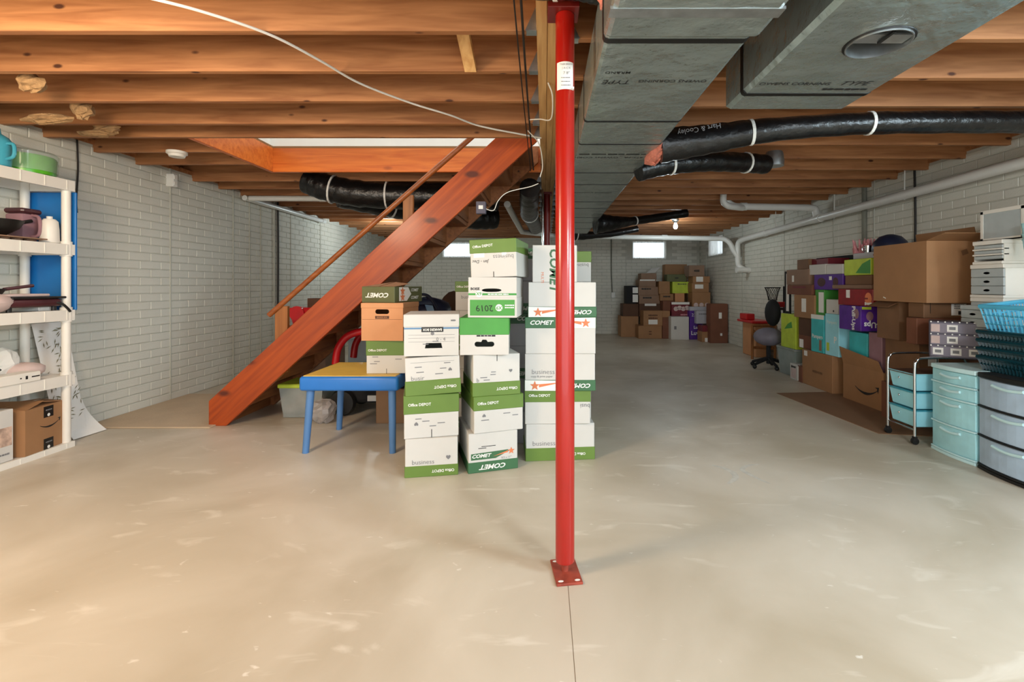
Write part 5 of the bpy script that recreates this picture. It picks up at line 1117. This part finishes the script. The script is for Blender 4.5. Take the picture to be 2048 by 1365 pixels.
# things on top of it
t = thing('helmet', 'navy helmet dome lying on the big brown carton', 'helmet', (3.31, 4.55, zfl + .001))
MB().lathe([(.145, .0), (.15, .03), (.135, .09), (.09, .14), (.03, .162), (0, .165)], n=26).build('shell', 'navy', t, smooth=True); MB().tube(curve([(.1, -.1, .02), (.15, -.16, .0), (.17, -.12, -.02)], 5), .01, 6).build('strap', 'fabric_black', t)
t = thing('feather_wig', 'fluffy pink feather boa heap on the pile beside the helmet', 'costume', (3.30, 4.86, zfl + .001)); m = MB()
for k in range(46):
    a = 2 * math.pi * random.random(); r_ = .13 * random.random(); hh = .06 + .10 * random.random(); m.tube([(r_ * math.cos(a), 1.5 * r_ * math.sin(a), 0), (r_ * 1.3 * math.cos(a), 1.9 * r_ * math.sin(a), hh)], [.022, .004], 5)
m.build('feathers', 'pink', t)['kind'] = 'stuff'
t = thing('metal_mug', 'small shiny metal mug between the pink feathers and helmet', 'mug', (3.215, 4.72, zfl + .001)); MB().lathe([(.03, 0), (.034, .07), (.031, .07), (.028, .004), (0, .004)], n=18).build('cup', 'chrome', t, smooth=True); MB().tube(curve([(-.032, 0, .06), (-.055, 0, .05), (-.055, 0, .02), (-.03, 0, .012)], 4), .005, 6).build('handle', 'chrome', t)

# ================================================================== PLASTIC DRAWERS AND BASKETS
def drawer_unit(label, x0, x1, y0, y1, z0, z1, rows, frame, front, handle, curved=0.0, top=None, hstyle='scoop', group='plastic drawer units', cat='drawers', hm=None):
    """drawer tower whose fronts look into the room (-X); rows are drawer heights from the top as fractions"""
    t = thing('drawer_unit', label, cat, ((x0 + x1) / 2, (y0 + y1) / 2, z0), 0, group)
    X0, X1, Y0, Y1 = (x0 - x1) / 2, (x1 - x0) / 2, (y0 - y1) / 2, (y1 - y0) / 2; H = z1 - z0
    n = 8
    def slab(za, zb, inset, x_back):
        poly = []
        for k in range(n + 1):
            u = k / n; poly.append((X0 + inset - curved * (1 - (2 * u - 1) ** 2), Y0 + inset * .6 + u * (Y1 - Y0 - inset * 1.2)))
        poly += [(x_back, Y1 - inset * .6), (x_back, Y0 + inset * .6)]
        return MB().prism(poly, 'z', za, zb)
    slab(H - .03, H, 0, X1).build('top', top or frame, t, bevel=.004)
    slab(0, .02, 0, X1).build('base', top or frame, t, bevel=.003)
    m = MB().box(X0 + .015, X1, Y0, Y0 + .005, .02, H - .03).box(X0 + .015, X1, Y1 - .005, Y1, .02, H - .03).box(X1 - .005, X1, Y0, Y1, .02, H - .03)
    m.build('side_panel', frame, t)
    za = H - .032; tot = H - .054
    for i, r_ in enumerate(rows):
        hh = tot * r_; zb = za - hh
        dw = slab(zb + (.002 if hstyle == 'oval' else .013), za - (.0 if hstyle == 'oval' else .002), .004 if hstyle == 'oval' else .008, X1 - .02).build('drawer', front, t, bevel=.004)
        if hstyle == 'scoop' or i < len(rows) - 1 and hstyle == 'none': slab(zb + .001, zb + .012, .0, X0 + .05).build('divider', top or frame, t, bevel=.002)
        zm_ = (za + zb) / 2
        if hstyle == 'scoop':
            g_ = MB(); pts = []
            for k in range(9):
                u = .28 + .44 * k / 8; pts.append((X0 + .004 - curved * (1 - (2 * u - 1) ** 2), Y0 + u * (Y1 - Y0), za - .030 - .010 * math.sin(math.pi * k / 8)))
            g_.tube(pts, .0095, 8).build('handle', handle, dw, smooth=True)
        elif hstyle == 'oval':
            MB().prism(oval(.028, .012, 0, zm_), 'x', X0 + .004 - curved, X0 + .012).build('handle', handle, dw, bevel=.003)
        za = zb
    return t
BX0, BX1 = 2.765, 3.16
drawer_unit('clear three-drawer tower with a black frame and bowed fronts, nearest the camera', BX0, BX1, 2.60, 3.035, 0, .612, (.333, .333, .334), 'clear_frost', 'clear_frost', 'aqua_pale', .03, top='black_rubber')
drawer_unit('pale aqua four-drawer tower between the trolley and the black-framed tower', BX0, BX1, 3.05, 3.40, 0, .612, (.17, .17, .33, .33), 'clear_aqua', 'clear_aqua', 'aqua_pale', .02, top='aqua_pale')
TW0, TW1 = 3.16, 3.58
drawer_unit('tall white drawer unit with grey oval handles against the right wall', TW0, TW1, 3.27, 3.53, 0, 1.075, (.17, .166, .166, .166, .166, .166), 'white_plastic', 'frost_grey', 'slate_box', hstyle='oval')
drawer_unit('white drawer unit with three grey oval handles stacked under the mini drawers', TW0, TW1, 3.27, 3.53, 1.076, 1.315, (.333, .333, .334), 'white_plastic', 'frost_grey', 'slate_box', hstyle='oval')
drawer_unit('small see-through white mini drawers below the clear bin', TW0, TW1 - .1, 3.28, 3.51, 1.316, 1.485, (.333, .333, .334), 'white_plastic', 'frost_grey', 'white_plastic', hstyle='none')
t = thing('clear_bin', 'square frosted white bin on top of the mini drawers', 'bin', (3.40, 3.36, 1.486))
m = MB().box(-.17, .17, -.16, .16, 0, .008).box(-.17, -.16, -.16, .16, 0, .02).box(-.17, -.16, -.16, .16, .20, .225).box(-.17, -.16, -.16, -.14, 0, .22).box(-.17, -.16, .14, .16, 0, .22).box(-.16, .17, -.16, -.155, 0, .222).box(-.16, .17, .155, .16, 0, .222).box(.165, .17, -.16, .16, 0, .222)
m.build('frame', 'white_plastic', t); MB().box(-.166, -.163, -.14, .14, .02, .20).build('front', 'frost_grey', t)
t = thing('clear_cups', 'stack of clear aqua cups beside the frosted bin', 'cups', (3.22, 3.13, 1.316)); 
MB().lathe([(.035, 0), (.05, .14), (.055, .15), (.05, .16), (.056, .19), (.05, .2), (.058, .26), (.055, .26), (.05, .15), (.03, .01)], n=20).build('stack', 'clear_aqua', t, smooth=True)
drawer_unit('low pale grey drawer box peeking out beside the tall white unit', 3.06, 3.155, 3.30, 3.50, .845, 1.02, (.5, .5), 'frost_grey', 'frost_grey', 'slate_box', hstyle='oval')
tag(MB().box(3.10, 3.155, 3.28, 3.52, 0, .844).build('storage_box', 'kraft_deep', bevel=.004), 'dark narrow carton carrying the pale grey drawer box', 'box')
# patterned drawer box
t = thing('patterned_drawers', 'dark grey drawer box with white dots and label frames standing on the trolley top', 'drawers', (3.05, 3.53, .634), -38)
MB().box(-.15, .15, -.11, .11, 0, .265).build('case', 'slate_box', t, bevel=.004)
for i in range(3):
    dw = MB().box(-.143, .143, -.118, -.10, .010 + .085 * i, .084 + .085 * i).build('drawer', 'lavender_grey', t, bevel=.003)
    for u in ((-.1, .0, .1) if i == 0 else (-.02,)):
        MB().box(u - .03, u + .03, -.121, -.118, .022 + .085 * i, .072 + .085 * i).build('label_frame', 'paper_label', dw); decal(dw, 'label_print', [rect(.036, .022)], '-y', (u, -.121, .047 + .085 * i), 'ink_grey')
    if i: decal(dw, 'pale_panel', [rect(.05, .055)], '-y', (-.115, -.118, .047 + .085 * i), 'cloth_pale')
decal(t, 'dots', [oval(.007, .007, random.uniform(-.10, .10), random.uniform(.01, .25), 8) for k in range(60)], '+x', (.15, 0, 0), 'ink_white')
decal(t, 'dots', [oval(.005, .005, -.14 + .04 * k, z_) for k in range(8) for z_ in (.262, .088, .173)], '-y', (0, -.1185, 0), 'ink_white')
# crates and basket
def crate(label, loc, w, d, h, matn, rotz=0, grid=(14, 4), sl=.0065, group=None, cat='basket', name='basket', rot=None):
    t = thing(name, label, cat, loc, rotz, group, rot)
    m = MB().box(-w / 2, w / 2, -d / 2, d / 2, 0, .006); fl_ = 1.12
    def side(a0, a1, b0, b1, n):
        """one slatted side between two bottom corners and two top corners"""
        a0, a1, b0, b1 = map(Vector, (a0, a1, b0, b1))
        for k in range(n + 1):
            u = k / n; m.tube([a0.lerp(a1, u), b0.lerp(b1, u)], sl, 4, cap=False)
        for k in range(grid[1] + 1):
            v = k / grid[1]; m.tube([a0.lerp(b0, v), a1.lerp(b1, v)], sl, 4, cap=False)
    X, Y = w / 2, d / 2; c0 = [(-X, -Y, 0), (X, -Y, 0), (X, Y, 0), (-X, Y, 0)]; c1 = [(x_ * fl_, y_ * fl_, h) for x_, y_, _ in c0]
    for i in range(4): side(c0[i], c0[(i + 1) % 4], c1[i], c1[(i + 1) % 4], grid[0])
    m.build('slats', matn, t)
    r_ = MB()
    for i in range(4): r_.tube([c1[i], c1[(i + 1) % 4]], .015, 8)
    r_.build('rim', matn, t)
    return t
for i in range(4):
    crate(['lowest', 'second', 'third', 'topmost'][i] + ' dark teal crate of the nest on the black-framed drawer tower', (3.05, 2.90, .613 + .055 * i), .36, .40, .085, 'clear_teal', group='dark teal nested crates', grid=(18, 2), sl=.009)
crate('bright sky-blue slatted basket lying tilted on the dark teal crates', (3.10, 2.93, .875), .32, .42, .17, 'clear_blue', rot=(R(0), R(-6), R(4)), grid=(16, 3))
# chrome trolley with aqua drawers
t = thing('trolley', 'chrome trolley with three aqua plastic drawers and black castors', 'trolley', (2.88, 3.605, 0))
X0_, X1_ = -.175, .21
for yl in (-.135, .135):
    pts = curve([(X0_, yl, .055), (X0_, yl, .30), (X0_, yl, .56), (X0_ + .015, yl, .61), (X0_ + .06, yl, .632), (X1_ - .06, yl, .632), (X1_ - .015, yl, .61), (X1_, yl, .56), (X1_, yl, .30), (X1_, yl, .055)], 5)
    MB().tube(pts, .0095, 10).build('frame_loop', 'chrome', t, smooth=True)
    for x_ in (X0_, X1_):
        cs = MB().lathe([(.012, -.012), (.024, -.012), (.026, 0), (.024, .012), (.012, .012)], (x_, yl, .026), 16, 'y').build('castor', 'black_rubber', t, smooth=True); MB().box(x_ - .012, x_ + .012, yl - .015, yl + .015, .03, .06).build('castor_fork', 'fabric_black', cs, bevel=.003)
for x_ in (X0_, X1_):
    for z_ in (.105, .505): MB().tube([(x_, -.135, z_), (x_, .135, z_)], .006, 8).build('cross_rail', 'chrome', t, smooth=True)
for i in range(3):
    z_ = .12 + .133 * i
    dw = MB().frustum((X0_ + X1_) / 2, 0, z_, z_ + .118, .345, .232, .38, .256).build('drawer', 'aqua', t, bevel=.006)
    MB().box(X0_ - .004, X1_ + .004, -.13, .13, z_ + .118, z_ + .127).build('drawer_rim', 'teal_jug' if i < 2 else 'aqua', dw, bevel=.003)
    MB().blob((X0_ + .002, 0.02, z_ + .078), .008, .008, .008, 10, 6).build('knob', 'chrome', dw, smooth=True)
MB().box(X0_ + .01, X1_ - .01, -.12, .12, .505, .515).build('top_board', 'kraft_deep', t)
# flattened cardboard under the pile
tag(MB().prism([(2.50, 5.12), (2.62, 3.72), (3.3, 3.6), (3.35, 5.2)], 'z', 0.0003, .004).build('flat_cardboard', 'cardboard_floor'), 'flattened sheet of cardboard lying on the floor under the right pile', 'cardboard')
